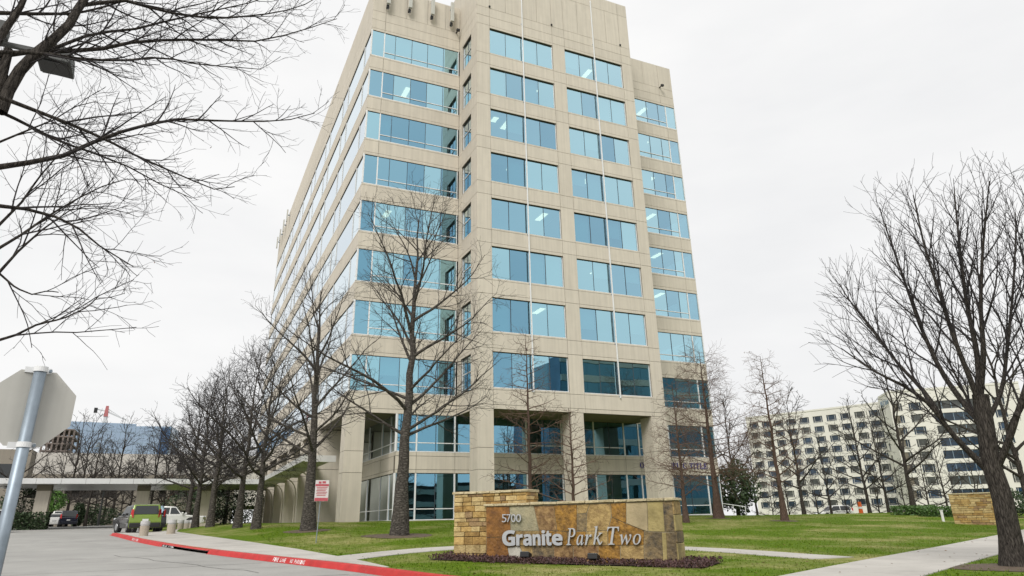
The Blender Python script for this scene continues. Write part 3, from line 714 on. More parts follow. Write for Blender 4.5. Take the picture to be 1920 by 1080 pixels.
TILES = [('br', [(-0.0, 1.42), (0.746, 1.409), (0.768, 1.001), (0.777, 0.63), (0.008, 0.62)]), ('gr', [(0.746, 1.409), (1.487, 1.401), (1.622, 0.77), (0.777, 0.774), (0.768, 1.001)]), ('ta', [(0.777, 0.774), (1.622, 0.77), (1.647, 0.403), (1.418, 0.401), (1.028, 0.408), (0.67, 0.358), (0.777, 0.63)]), ('rd', [(1.487, 1.401), (2.084, 1.4), (2.15, 0.768), (1.622, 0.77)]), ('go', [(2.084, 1.4), (2.752, 1.402), (2.719, 0.75), (2.455, 0.742), (2.15, 0.768)]), ('ta', [(2.752, 1.402), (3.111, 1.403), (3.012, 1.183), (2.742, 1.169)]), ('dk', [(2.742, 1.169), (3.012, 1.183), (2.974, 0.74), (2.719, 0.75)]), ('ta', [(3.111, 1.403), (3.686, 1.403), (3.683, 1.072), (3.563, 0.761), (2.974, 0.74), (3.012, 1.183)]), ('go', [(3.686, 1.403), (4.099, 1.408), (4.065, 0.919), (3.683, 1.072)]), ('be', [(4.099, 1.408), (4.649, 1.414), (4.609, 0.722), (4.516, 0.742), (4.065, 0.919)]), ('ye', [(4.649, 1.414), (5.047, 1.418), (5.029, 0.704), (4.609, 0.722)]), ('dk', [(5.047, 1.418), (5.28, 1.42), (5.276, 0.703), (5.029, 0.704)]), ('go', [(3.683, 1.072), (4.065, 0.919), (4.516, 0.742), (4.474, 0.415), (3.543, 0.409), (3.563, 0.761)]), ('br', [(0.008, 0.62), (0.777, 0.63), (0.67, 0.358), (0.744, -0.012), (-0.0, -0.0)]), ('wh', [(0.67, 0.358), (1.028, 0.408), (1.268, -0.02), (0.744, -0.012)]), ('ta', [(1.028, 0.408), (1.418, 0.401), (1.413, -0.024), (1.268, -0.02)]), ('dk', [(1.418, 0.401), (2.041, 0.405), (2.03, -0.03), (1.413, -0.024)]), ('rd', [(2.041, 0.405), (2.588, 0.409), (2.572, -0.025), (2.03, -0.03)]), ('go', [(1.622, 0.77), (2.15, 0.768), (2.455, 0.742), (2.444, 0.408), (1.647, 0.403)]), ('go', [(2.455, 0.742), (2.974, 0.74), (2.924, 0.405), (2.444, 0.408)]), ('rd', [(2.588, 0.409), (3.271, 0.408), (3.248, -0.023), (2.572, -0.025)]), ('ta', [(2.974, 0.74), (3.563, 0.761), (3.543, 0.409), (2.924, 0.405)]), ('go', [(3.271, 0.408), (3.86, 0.411), (3.832, -0.016), (3.248, -0.023)]), ('ta', [(3.86, 0.411), (4.474, 0.415), (4.441, -0.012), (3.832, -0.016)]), ('dk', [(4.516, 0.742), (4.609, 0.722), (4.952, 0.704), (4.92, -0.005), (4.441, -0.012), (4.474, 0.415)]), ('ye', [(4.952, 0.704), (5.06, 0.703), (5.017, -0.003), (4.92, -0.005)]), ('dk', [(5.06, 0.703), (5.276, 0.703), (5.28, 0.0), (5.017, -0.003)])]
sign = thing('monument_sign', 'long stone monument sign with metal letters and a taller block at its left', 'sign')
MORTAR = mat('mortar', (0.30, 0.255, 0.175), 0.9, 0.1, 20, bump=0.4)
mb = MB(); SG.box(mb, 0, 5.28*su, -0.4, SZ+1.42, -0.60, -0.012); mb.build('sign_wall', MORTAR, sign)
for key, poly in TILES:
    c = np.mean(poly, 0); rn = rng.uniform(0.0, 0.012); mb = MB(); q = []
    for (u_, v_) in poly:      # pull each corner in by a joint width
        dx, dy = c[0]-u_, c[1]-v_; l = math.hypot(dx, dy); q.append((u_+dx/l*0.013, v_+dy/l*0.013))
    area = sum(q[i][0]*q[(i+1) % len(q)][1]-q[(i+1) % len(q)][0]*q[i][1] for i in range(len(q)))
    if area < 0: q.reverse()
    n = len(q); vs = [SG.p(a*su, SZ+b_, -0.03) for a, b_ in q]+[SG.p(a*su, SZ+b_, rn+rng.uniform(-.003, .003)) for a, b_ in q]
    mb.v = vs; mb.f = [tuple(range(n)), tuple(reversed(range(n, 2*n)))]+[(i, n+i, n+(i+1) % n, (i+1) % n) for i in range(n)]; mb.mi = [0]*len(mb.f)
    o = mb.build('stone_tile', TS[key], sign)
    bmx = bmesh.new(); bmx.from_mesh(o.data); bmesh.ops.recalc_face_normals(bmx, faces=bmx.faces); bmx.to_mesh(o.data); bmx.free()
COPE = stone('coping_stone', (0.42, 0.34, 0.20), (0.60, 0.52, 0.34), 8, 1.0, 25, 0.08)
SAND = [stone('sandstone_a', (0.30, 0.18, 0.05), (0.54, 0.37, 0.14), 5, .8, 20, 0.15), stone('sandstone_b', (0.36, 0.25, 0.10), (0.60, 0.46, 0.22), 5, .8, 20, 0.12),
        stone('sandstone_c', (0.20, 0.11, 0.03), (0.46, 0.29, 0.09), 5, .8, 20, 0.15), stone('sandstone_d', (0.16, 0.09, 0.045), (0.42, 0.28, 0.13), 7, .9, 20, 0.12)]
def rough_box(F, u0, u1, v0, v1, d0, d1, j=0.008):
    mb = MB(); F.box(mb, u0, u1, v0, v1, d0, d1)
    mb.v = [(x+rng.uniform(-j, j), y_+rng.uniform(-j, j), z+rng.uniform(-j, j)*0.6) for x, y_, z in mb.v]
    return mb
u = -0.06
while u < 5.28*su+0.02:
    w = rng.uniform(0.28, 0.55); w = min(w, 5.28*su+0.06-u)
    rough_box(SG, u+0.004, u+w-0.004, SZ+1.425, SZ+1.49+rng.uniform(-.006, .006), -0.66, 0.055, 0.010).build('coping', COPE, sign, bevel=0.012); u += w
def masonry(F, length, z0, z1, depth, parent, cap=True, hmin=0.09, hmax=0.23, wmin=0.13, wmax=0.50):
    z = z0
    while z < z1-0.02:
        h = min(rng.uniform(hmin, hmax), z1-z)
        if z1-(z+h) < 0.06: h = z1-z
        u = 0.0
        while u < length-0.01:
            w = rng.uniform(wmin, wmax); w = length-u if length-u-w < 0.12 else w
            m_ = rng.choices(SAND, (5, 6, 3, 1.4))[0]
            rough_box(F, u+0.007, u+w-0.007, z+0.006, z+h-0.006, -0.06, 0.015+rng.uniform(-0.010, 0.014), 0.005).build('stone_block', m_, parent, bevel=0.008, segs=1)
            u += w
        z += h
    if cap:
        u = -0.04
        while u < length+0.03:
            w = min(rng.uniform(0.3, 0.6), length+0.04-u)
            rough_box(F, u+0.004, u+w-0.004, z1+0.004, z1+0.07, -depth-0.05, 0.05, 0.010).build('coping', COPE, parent, bevel=0.012); u += w
bu = e.copy(); bo_ = P0-e*1.10-nrm*0.06; BF = Face((bo_.x, bo_.y), (bu.x, bu.y), (nrm.x, nrm.y))
mb = MB(); BF.box(mb, 0.0, 2.36, -0.3, 1.93, -0.7, -0.03); mb.build('block_core', MORTAR, sign)
masonry(BF, 2.36, 0.13, 1.93, 0.7, sign)
BF2 = Face((bo_.x-nrm.x*0.7, bo_.y-nrm.y*0.7), (nrm.x, nrm.y), (-bu.x, -bu.y))
masonry(BF2, 0.68, 0.13, 1.93, 0.0, sign, cap=False)
BF3 = Face((bo_.x+bu.x*2.36, bo_.y+bu.y*2.36), (-nrm.x, -nrm.y), (bu.x, bu.y))
masonry(BF3, 0.68, 1.35, 1.93, 0.0, sign, cap=False)
z = SZ
for h_, key in ((0.45, 'ye'), (0.27, 'dk'), (0.38, 'ye'), (0.32, 'ta')):
    rough_box(SG, 5.28*su-0.02, 5.28*su+0.03, z+0.006, z+h_-0.006, -0.60, -0.002, 0.005).build('stone_block', TS[key], sign, bevel=0.008, segs=1); z += h_
LETM = mat('brushed_letter', (0.56, 0.57, 0.60), 0.42, 0.04, 30, metal=0.55)
LETTERS = [('5', 0.542, 0.682, 1.003, 1.207), ('7', 0.69, 0.82, 1.002, 1.204), ('0', 0.828, 0.969, 1.0, 1.202), ('0', 0.981, 1.13, 0.998, 1.199), ('G', 0.546, 0.941, 0.404, 0.797), ('r', 0.973, 1.17, 0.412, 0.694), ('a', 1.178, 1.434, 0.407, 0.696), ('n', 1.466, 1.695, 0.415, 0.692), ('i', 1.734, 1.832, 0.416, 0.788), ('t', 1.84, 2.012, 0.41, 0.769), ('e', 2.026, 2.328, 0.412, 0.694), ('P', 2.432, 2.7, 0.421, 0.827), ('a', 2.718, 2.915, 0.416, 0.668), ('r', 2.944, 3.14, 0.424, 0.674), ('k', 3.173, 3.441, 0.425, 0.87), ('T', 3.569, 3.89, 0.428, 0.843), ('w', 3.891, 4.192, 0.424, 0.666), ('o', 4.225, 4.436, 0.426, 0.671)]
for i, (c, a, b_, v0, v1) in enumerate(LETTERS):
    ch, bold = (c, -0.006) if i < 4 else ((sansb(c), 0.016) if i < 11 else (ital(c), 0.004))
    letter_obj('letter', ch, SG.p, a*su, b_*su, SZ+v0, SZ+v1, 0.035, 0.075, LETM, sign, bold)
# two floodlights in the bed
for i, (px, py) in enumerate(((997, 1052), (1126, 1062))):
    u_ = 1.45 if i == 0 else 3.35
    q = SG.p(u_, 0, 0.42); t = thing('ground_floodlight', ('left' if i == 0 else 'right')+' small floodlight in the planting bed before the stone sign', 'floodlight', (q[0], q[1], lawn_h(q[0], q[1])), math.atan2(e.y, e.x), 'floodlights at the stone sign')
    mb = MB(); mb.hexa([(-0.13, -0.10, 0.14), (0.13, -0.10, 0.14), (0.13, 0.08, 0.10), (-0.13, 0.08, 0.10), (-0.13, -0.08, 0.26), (0.13, -0.08, 0.26), (0.13, 0.12, 0.20), (-0.13, 0.12, 0.20)]); mb.build('housing', BLACK, t, bevel=0.01)
    mb = MB(); mb.hexa([(-0.12, -0.08, 0.262), (0.12, -0.08, 0.262), (0.12, 0.11, 0.203), (-0.12, 0.11, 0.203), (-0.12, -0.08, 0.268), (0.12, -0.08, 0.268), (0.12, 0.11, 0.209), (-0.12, 0.11, 0.209)]); mb.build('lens', METAL, t)
    mb = MB(); mb.cyl((0, 0, -0.05), (0, 0, 0.14), 0.02, n=8); mb.build('stem', BLACK, t)
# dark groundcover bed
BEDC = mat('purple_groundcover', (0.035, 0.020, 0.022), 0.7, 0.5, 6, col2=(0.12, 0.055, 0.05), coords='World')
MULCH = mat('mulch', (0.05, 0.032, 0.025), 0.95, 0.3, 12, bump=0.5, coords='World')
def bed_in(x, y_):
    r = Vector((x, y_))-P0; u_ = r.dot(e); d_ = r.dot(nrm)
    f_ = 0.75+0.25*math.sin(u_*1.3)
    return -1.5 < u_ < 6.2 and -1.0 < d_ < f_+0.15 and not (0 < u_ < 5.4 and -0.6 < d_ < 0.02)
nr = np.random.default_rng(3)
V, F_ = [], []
while len(F_) < 9000:
    u_, d_ = nr.uniform(-1.6, 6.3), nr.uniform(-1.0, 1.2); q = P0+e*u_+nrm*d_
    if not bed_in(q.x, q.y): continue
    z = lawn_h(q.x, q.y)+nr.uniform(0.02, 0.14)*(1 if d_ > 0 else 1.2); s = nr.uniform(0.018, 0.04)
    a = nr.normal(size=3); a /= np.linalg.norm(a); c = np.cross(a, nr.normal(size=3)); c /= np.linalg.norm(c)
    p = np.array((q.x, q.y, z)); k0 = len(V); V += [p-a*s, p+c*s*0.6, p+a*s, p-c*s*0.6]; F_.append((k0, k0+1, k0+2, k0+3))
tag(np_mesh('ground_cover', V, F_, BEDC), 'dark purple low groundcover at the foot of the stone sign', 'plants', kind='stuff')
tag(sheet('planting_bed', [[(*(P0+e*u_+nrm*d_), lawn_h(*(P0+e*u_+nrm*d_))+0.025) for d_ in (-1.0, -0.3, 0.3, 0.70)] for u_ in np.linspace(-1.45, 6.15, 20)], MULCH), kind='structure')

# fallen leaves
V, F_ = [], []
while len(F_) < 1500:
    x, y_ = nr.uniform(-14, 34), nr.uniform(-35, -2)
    if x < edge_x(y_): continue
    s = nr.uniform(0.02, 0.045); a = nr.uniform(0, 6.28); z = lawn_h(x, y_)+0.045; k0 = len(V); c_, s_ = math.cos(a)*s, math.sin(a)*s
    V += [(x-c_, y_-s_, z), (x+s_*.6, y_-c_*.6, z+nr.uniform(0, .02)), (x+c_, y_+s_, z), (x-s_*.6, y_+c_*.6, z+nr.uniform(0, .02))]; F_.append((k0, k0+1, k0+2, k0+3))
tag(np_mesh('fallen_leaves', V, F_, mat('fallen_leaf', (0.16, 0.085, 0.035), 0.9, 0.4, 3, coords='World')), 'scattered dry brown leaves lying on the lawn', 'leaves', kind='stuff')
# grass blades on the lawn
def seg_d(x, y_, pts):
    best = 1e9
    for p, q in zip(pts[:-1], pts[1:]):
        dx, dy = q.x-p.x, q.y-p.y; t = min(1, max(0, ((x-p.x)*dx+(y_-p.y)*dy)/(dx*dx+dy*dy)))
        best = min(best, math.hypot(x-p.x-dx*t, y_-p.y-dy*t))
    return best
V, F_ = [], []; gr = random.Random(5); cnt = 0
while cnt < 90000:
    y_ = -38+38*gr.random()**1.5; x = -14+56*gr.random()**1.25
    if x < edge_x(y_)+0.05 and y_ > -26 or x < kerb_x(y_)+0.25: continue
    if y_ > -1 and 0 < x: continue
    if seg_d(x, y_, PATH1) < 0.66 or seg_d(x, y_, PATH2) < 1.08 or bed_in(x, y_): continue
    z = lawn_h(x, y_); h = gr.uniform(0.02, 0.05); a = gr.uniform(0, math.pi); w = gr.uniform(0.008, 0.02)
    ca, sa = math.cos(a)*w, math.sin(a)*w; lx, ly = gr.uniform(-.03, .03), gr.uniform(-.03, .03); k0 = len(V)
    V += [(x-ca, y_-sa, z-0.005), (x+ca, y_+sa, z-0.005), (x+lx, y_+ly, z+h)]; F_.append((k0, k0+1, k0+2)); cnt += 1
tag(np_mesh('grass_blades', V, F_, GRASS), 'short green and straw coloured lawn grass', 'grass', kind='stuff')
# ------------------------------------------------------------------ bare trees
def bark_mat(name, c1, c2, sx, sz, bump):
    m, nt, b = new_mat(name); N = nt.nodes; K = nt.links
    co = N.new('ShaderNodeNewGeometry').outputs['Position']
    mp_ = N.new('ShaderNodeMapping'); mp_.inputs['Scale'].default_value = (sx, sx, sz); K.new(co, mp_.inputs['Vector'])
    v = N.new('ShaderNodeTexVoronoi'); v.inputs['Scale'].default_value = 1.0; v.feature = 'DISTANCE_TO_EDGE'; K.new(mp_.outputs['Vector'], v.inputs['Vector'])
    n = N.new('ShaderNodeTexNoise'); n.inputs['Scale'].default_value = 3.0; n.inputs['Detail'].default_value = 6; K.new(mp_.outputs['Vector'], n.inputs['Vector'])
    ma = N.new('ShaderNodeMath'); ma.operation = 'MULTIPLY_ADD'; ma.inputs[1].default_value = 0.9; K.new(v.outputs['Distance'], ma.inputs[0]); K.new(n.outputs['Fac'], ma.inputs[2])
    r = N.new('ShaderNodeValToRGB'); r.color_ramp.elements[0].position = 0.35; r.color_ramp.elements[1].position = 0.95
    r.color_ramp.elements[0].color = (*c1, 1); r.color_ramp.elements[1].color = (*c2, 1)
    K.new(ma.outputs[0], r.inputs['Fac']); K.new(r.outputs['Color'], b.inputs['Base Color'])
    b.inputs['Roughness'].default_value = 0.95; b.inputs['Specular IOR Level'].default_value = 0.15
    bp = N.new('ShaderNodeBump'); bp.inputs['Strength'].default_value = bump; bp.inputs['Distance'].default_value = 0.04
    K.new(ma.outputs[0], bp.inputs['Height']); K.new(bp.outputs['Normal'], b.inputs['Normal'])
    return m
BARK = bark_mat('oak_bark', (0.018, 0.016, 0.014), (0.145, 0.13, 0.113), 4.5, 10, 1.0)
BARK2 = bark_mat('furrowed_bark', (0.013, 0.011, 0.010), (0.105, 0.092, 0.080), 20, 4, 1.0)
BARKC = bark_mat('cypress_bark', (0.05, 0.034, 0.027), (0.17, 0.115, 0.09), 26, 3, 0.7)
TWIG = mat('dark_twig', (0.026, 0.022, 0.023), 0.9, 0.25, 2)
TWIGG = mat('grey_twig', (0.050, 0.044, 0.039), 0.9, 0.25, 2)
TWIGC = mat('rusty_twig', (0.125, 0.078, 0.058), 0.9, 0.25, 2)
DEADL = mat('dry_leaf', (0.16, 0.075, 0.03), 0.9, 0.3, 5)
SEEDC = mat('cypress_seed', (0.10, 0.075, 0.05), 0.9, 0.3, 5)

NPT = [16, 10, 7, 5, 4, 4]; SIDES = [12, 7, 5, 3, 3, 3]
def resample(pts, n):
    P = [Vector(p) for p in pts]; acc = [0.0]
    for a, b_ in zip(P[:-1], P[1:]): acc.append(acc[-1]+(b_-a).length)
    A = np.array([p[:] for p in P]); s = np.linspace(0, acc[-1], n)
    return [Vector([float(np.interp(t, acc, A[:, i])) for i in range(3)]) for t in s], acc[-1]
class Tree:
    def __init__(self, seed): self.r = random.Random(seed); self.lines = {i: [] for i in range(6)}
    def branch(self, p, d, length, r0, r1, lev, P):
        n = NPT[lev]; st = length/(n-1); rr = self.r; pts = [p.copy()]; rad = [r0]
        wob = P['wob'][lev]; up = P['up'][lev]
        for i in range(1, n):
            d = (d+Vector((rr.gauss(0, wob), rr.gauss(0, wob), rr.gauss(0, wob)+up))).normalized()
            p = p+d*st; pts.append(p); t = i/(n-1); rad.append(r0+(r1-r0)*t**0.85)
        self.add(pts, rad, lev, P)
    def add(self, pts, rad, lev, P):
        self.lines[lev].append((pts, rad))
        if lev+1 >= P['levels']: return
        rr = self.r; n = len(pts); length = sum((b_-a).length for a, b_ in zip(pts[:-1], pts[1:]))
        cnt = max(1, int(length*P['dens'][lev]+rr.random())); az = rr.uniform(0, 6.28)
        t0 = P['t0'][lev]
        for i in range(cnt):
            t = t0+(1-t0)*((i+rr.random())/cnt)**(P.get('low', 1.0) if lev == 0 else 1.0); t = min(t, 0.995); f = t*(n-1); k = int(f); q = pts[k].lerp(pts[min(k+1, n-1)], f-k)
            rq = rad[k]+(rad[min(k+1, n-1)]-rad[k])*(f-k)
            d = (pts[min(k+1, n-1)]-pts[max(k-1, 0) if k == n-1 else k]).normalized()
            a = d.orthogonal().normalized(); az += 2.4+rr.uniform(-.5, .5); s = a*math.cos(az)+d.cross(a)*math.sin(az)
            an = R((P['ang'][lev] if not (lev == 0 and 'ang_top' in P) else P['ang'][0]+(P['ang_top']-P['ang'][0])*((t-t0)/(1-t0))**0.7)+rr.gauss(0, 7)); nd = d*math.cos(an)+s*math.sin(an)
            if 'flat' in P: nd = (nd+Vector((0, 0, -nd.z*P['flat']))).normalized()
            if P.get('away'):
                if nd.dot(P['away']) < -0.2: nd = (nd-P['away']*2*nd.dot(P['away'])).normalized()
            ln = P['len'][lev](t)*rr.uniform(0.7, 1.25)
            c0 = min(rq*0.72, P['rmax'][lev+1]*(0.6+0.4*ln/max(1e-6, P['len'][lev](t0)))); c1 = P['rtip'][lev+1]
            self.branch(q, nd, ln, max(c0, c1*1.2), c1, lev+1, P)
    def mesh(self, name, levs, m, parent, off):
        Vs, Fs, base = [], [], 0
        for lv in levs:
            L_ = self.lines[lv]
            if not L_: continue
            byn = {}
            for pts, rad in L_: byn.setdefault(len(pts), []).append((pts, rad))
            for n, G in byn.items():
                P_ = np.array([[p[:] for p in g[0]] for g in G])-np.array(off)[None, None]; Ra = np.array([g[1] for g in G]); s = SIDES[lv]
                T = np.gradient(P_, axis=1); T /= np.linalg.norm(T, axis=2, keepdims=True)+1e-9
                ref = np.where(np.abs(T[:, :1, 2:3]) > 0.9, np.array([1.0, 0, 0]), np.array([0, 0, 1.0]))
                A = np.cross(T, np.broadcast_to(ref, T.shape)); A /= np.linalg.norm(A, axis=2, keepdims=True)+1e-9; B = np.cross(T, A)
                w = np.arange(s)*2*np.pi/s
                V = P_[:, :, None]+Ra[:, :, None, None]*(A[:, :, None]*np.cos(w)[None, None, :, None]+B[:, :, None]*np.sin(w)[None, None, :, None])
                m_ = len(G); idx = np.arange(m_*n*s).reshape(m_, n, s)
                a = idx[:, :-1]; b_ = idx[:, 1:]
                F = np.stack([a, np.roll(a, -1, 2), np.roll(b_, -1, 2), b_], -1).reshape(-1, 4)
                Vs.append(V.reshape(-1, 3)); Fs.append(F+base); base += m_*n*s
        return np_mesh(name, np.concatenate(Vs), np.concatenate(Fs), m, parent, smooth=True)

def scatter_leaves(T, levs, prob, size, seed, off, droop=True):
    g = np.random.default_rng(seed); V, F = [], []
    for lv in levs:
        for pts, rad in T.lines[lv]:
            if g.random() > prob: continue
            p = np.array(pts[-1][:])-np.array(off); a = g.normal(size=3); a[2] = -abs(a[2])-1 if droop else a[2]; a /= np.linalg.norm(a)
            c = np.cross(a, g.normal(size=3)); c /= np.linalg.norm(c)+1e-9; s = size*g.uniform(0.6, 1.4)
            k = len(V); V += [p, p+a*s+c*s*0.35, p+a*s*2, p+a*s-c*s*0.35]; F.append((k, k+1, k+2, k+3))
    return V, F

def finish(T, name, label, base, trunk_m, twig_m, group=None, split=1, leaves=None, leaf_m=None, cat='tree'):
    t = thing(name, label, cat, base, 0, group)
    T.mesh('trunk', range(0, split+1), trunk_m, t, base)
    T.mesh('crown', range(split+1, 6), twig_m, t, base)
    if leaves and leaves[1]: np_mesh('leaves', leaves[0], leaves[1], leaf_m, t)
    return t

def flare(rad, n, k=1.5, m=0.45):
    return [r_*(1+(k-1)*max(0, 1-i/(n*m*0.5))**2) for i, r_ in enumerate(rad)]
def leader(base, top, r0, r1, wob=0.1, seed=0, n=16, k=1.45):
    g = random.Random(seed); b_ = Vector(base); t = Vector(top); pts = []
    for i in range(n):
        s = i/(n-1); pts.append(b_.lerp(t, s)+Vector((g.gauss(0, wob), g.gauss(0, wob), 0))*min(1, s*3)*(1-s*0.5))
    pts[0].z -= 0.35
    rad = [r0+(r1-r0)*(i/(n-1))**0.8 for i in range(n)]; rad = flare(rad, n, k)
    return pts, rad

OAK = dict(levels=5, wob=[.03, .07, .10, .12, .14], up=[0, .03, .03, .02, .01], dens=[1.45, 2.0, 2.6, 2.9], t0=[.30, .20, .15, .12], ang=[72, 40, 42, 42], ang_top=22,
           rmax=[0, .075, .026, .012, .007], rtip=[0, .012, .008, .006, .005])
def oak(seed, base, top, r0, spread, fork=0.27, dens=1.0, tip=1.0, levels=5):
    T = Tree(seed); P = dict(OAK); P['levels'] = levels; P['low'] = 1.45
    P['dens'] = [d*dens for d in OAK['dens']]; P['t0'] = [fork]+OAK['t0'][1:]
    P['rtip'] = [x*tip for x in OAK['rtip']]; P['rmax'] = [x*(0.75+spread/14) for x in OAK['rmax']]
    P['len'] = [lambda t: spread*(1.08-0.80*((t-fork)/(1-fork))**1.5), lambda t: spread*0.36*(1.15-0.85*t), lambda t: spread*0.19*(1.15-0.6*t), lambda t: spread*0.095*(1.1-0.5*t)]
    h = top[2]-base[2]
    pts, rad = leader(base, top, r0, 0.02, 0.05*h/12, seed)
    T.add(pts, rad, 0, P)
    return T
def grd(x, y): return lawn_h(x, y) if x > kerb_x(y) else street_h(y)

# the two oaks nearest the tower, hand placed
b0 = (-8.86, -13.02, lawn_h(-8.86, -13.02)); A = oak(11, b0, (-8.35, -12.9, 15.6), 0.33, 6.2, 0.27, 1.0, 0.9)
finish(A, 'oak_tree', 'large bare oak with banded trunk just left of the stone sign', b0, BARK, TWIGG)
b0 = (-11.77, -7.47, lawn_h(-11.77, -7.47)); B_ = oak(23, b0, (-12.1, -7.4, 13.0), 0.31, 5.0, 0.28, 1.0, 0.9)
finish(B_, 'oak_tree', 'bare oak behind the red and white notice, before the canopy', b0, BARK, TWIGG)
# row of smaller oaks running back along the drive
row = [(-13.7, -2.6, 8.8, 0.22, 4.6, 31, 'third bare oak of the row, its twin leaning beside it'), (-14.4, 0.4, 8.6, 0.22, 4.6, 37, 'fourth bare oak of the row, half hidden by the third')]
row_t = []
for x, y, h, r_, sp, sd_, lab in row:
    b0 = (x, y, lawn_h(x, y)); T_ = oak(sd_, b0, (x+0.1, y, b0[2]+h), r_, sp, 0.30, 1.25, 1.2)
    row_t.append(finish(T_, 'oak_tree', lab, b0, BARK, TWIG, 'bare oaks along the drive'))
for i, (x, y, s, rz, lab) in enumerate([(-15.6, 6.0, 1.0, 1.9, 'fifth bare oak of the row, dark crown over the drive'), (-16.3, 12.5, 1.05, 4.0, 'sixth bare oak of the row, low spreading limbs'),
                                   (-15.0, 19.0, 1.1, 0.7, 'seventh bare oak of the row, by the canopy piers'), (-16.6, 27.0, 1.15, 2.9, 'bare oak at the far end of the row, before the bridge canopy')]):
    o = copy_tree(row_t[i % 2]); o.location = (x, y, lawn_h(x, y)); o.rotation_euler.z = rz; o.scale = (s, s, s); o['label'] = lab

# big furrowed tree at the right edge
d0 = 19.1
def pxl(pts): return [at(x, y, d) for x, y, d in pts]
BR = Tree(5)
PB = dict(levels=5, wob=[.03, .05, .07, .09, .10], up=[0, .05, .07, .06, .04], dens=[0, 2.8, 3.4, 4.2], t0=[.6, .22, .15, .1], ang=[40, 25, 28, 32], rmax=[0, .11, .030, .012, .006], rtip=[0, .010, .006, .0045, .0035],
          len=[None, lambda t: 2.3*(1.12-0.95*t), lambda t: 1.05*(1.1-0.6*t), lambda t: 0.5*(1.1-0.5*t)])
tr = pxl([(1906, 1085, d0), (1902, 1062, d0), (1893, 1000, d0), (1879, 930, d0), (1858, 870, d0), (1848, 800, d0), (1838, 740, d0)])
tp, _ = resample(tr, 16); trad = flare([0.225-0.06*i/15 for i in range(16)], 16, 1.5, 0.5)
BR.lines[0].append((tp, trad))
def limb(pts, ra, rb, T=BR, P=PB, lev=1, n=14):
    q, _ = resample(pxl(pts), n); q = (q if T is not BR else resample(q[:-2], n)[0]); ra *= (0.66 if T is BR else 1.0); T.add(q, [ra+(rb-ra)*(i/(n-1))**0.8 for i in range(n)], lev, P)
limb([(1850, 880, d0), (1815, 845, d0-.2), (1785, 815, d0-.4), (1752, 765, d0-.6), (1700, 725, d0-.8), (1640, 698, d0-1), (1580, 655, d0-1.2), (1528, 618, d0-1.3)], .125, .012)
limb([(1760, 775, d0-.5), (1735, 735, d0-.3), (1690, 690, d0), (1640, 625, d0+.3), (1590, 560, d0+.5), (1550, 490, d0+.7)], .085, .012)
limb([(1845, 800, d0), (1805, 755, d0+.4), (1765, 700, d0+.8), (1725, 610, d0+1.1), (1690, 510, d0+1.4), (1655, 410, d0+1.6), (1628, 320, d0+1.7)], .12, .012)
limb([(1842, 770, d0), (1815, 700, d0-.3), (1790, 640, d0-.5), (1765, 560, d0-.7), (1735, 470, d0-.9), (1715, 380, d0-1), (1700, 300, d0-1)], .11, .012)
limb([(1838, 740, d0), (1832, 660, d0+.1), (1812, 570, d0+.2), (1800, 470, d0+.3), (1790, 370, d0+.4), (1785, 285, d0+.4)], .12, .012)
limb([(1838, 740, d0), (1845, 660, d0-.2), (1838, 580, d0-.4), (1842, 470, d0-.6), (1852, 370, d0-.7), (1862, 270, d0-.8)], .11, .012)
limb([(1868, 880, d0), (1895, 820, d0-.2), (1915, 750, d0-.3), (1935, 690, d0-.4), (1930, 590, d0-.4), (1925, 480, d0-.4), (1930, 380, d0-.4), (1922, 290, d0-.4)], .125, .012)
limb([(1905, 780, d0-.3), (1950, 700, d0), (2010, 600, d0+.4), (2060, 480, d0+.6), (2090, 380, d0+.8)], .10, .012)
limb([(1852, 790, d0), (1880, 730, d0+.6), (1890, 640, d0+1.0), (1900, 540, d0+1.3), (1905, 430, d0+1.5), (1900, 330, d0+1.7)], .09, .012)
limb([(1860, 860, d0), (1840, 800, d0+1.0), (1800, 720, d0+2.0), (1760, 640, d0+2.8), (1720, 560, d0+3.4)], .09, .012)
b0 = (-1.63, -33.98, lawn_h(-1.63, -33.98))
finish(BR, 'shade_tree', 'large bare spreading tree with furrowed trunk at the right edge of the lawn', b0, BARK2, TWIG)
MULR = mat('bare_soil', (0.11, 0.08, 0.055), 0.95, 0.3, 9, bump=0.4, coords='World')
def soil_ring(x, y, r_):
    rows = [[(x+rr_*math.cos(a)*(1+.12*math.sin(3*a)), y+rr_*math.sin(a)*(1+.12*math.sin(2*a+1)), lawn_h(x+rr_*math.cos(a), y+rr_*math.sin(a))+0.05-0.04*(rr_/r_)) for a in np.linspace(0, 2*math.pi, 25)] for rr_ in (0.02, r_*0.5, r_)]
    tag(sheet('soil_patch', rows, MULR), kind='structure')
soil_ring(-1.63, -33.98, 1.15); soil_ring(-8.86, -13.02, 1.5); soil_ring(-11.77, -7.47, 1.1)

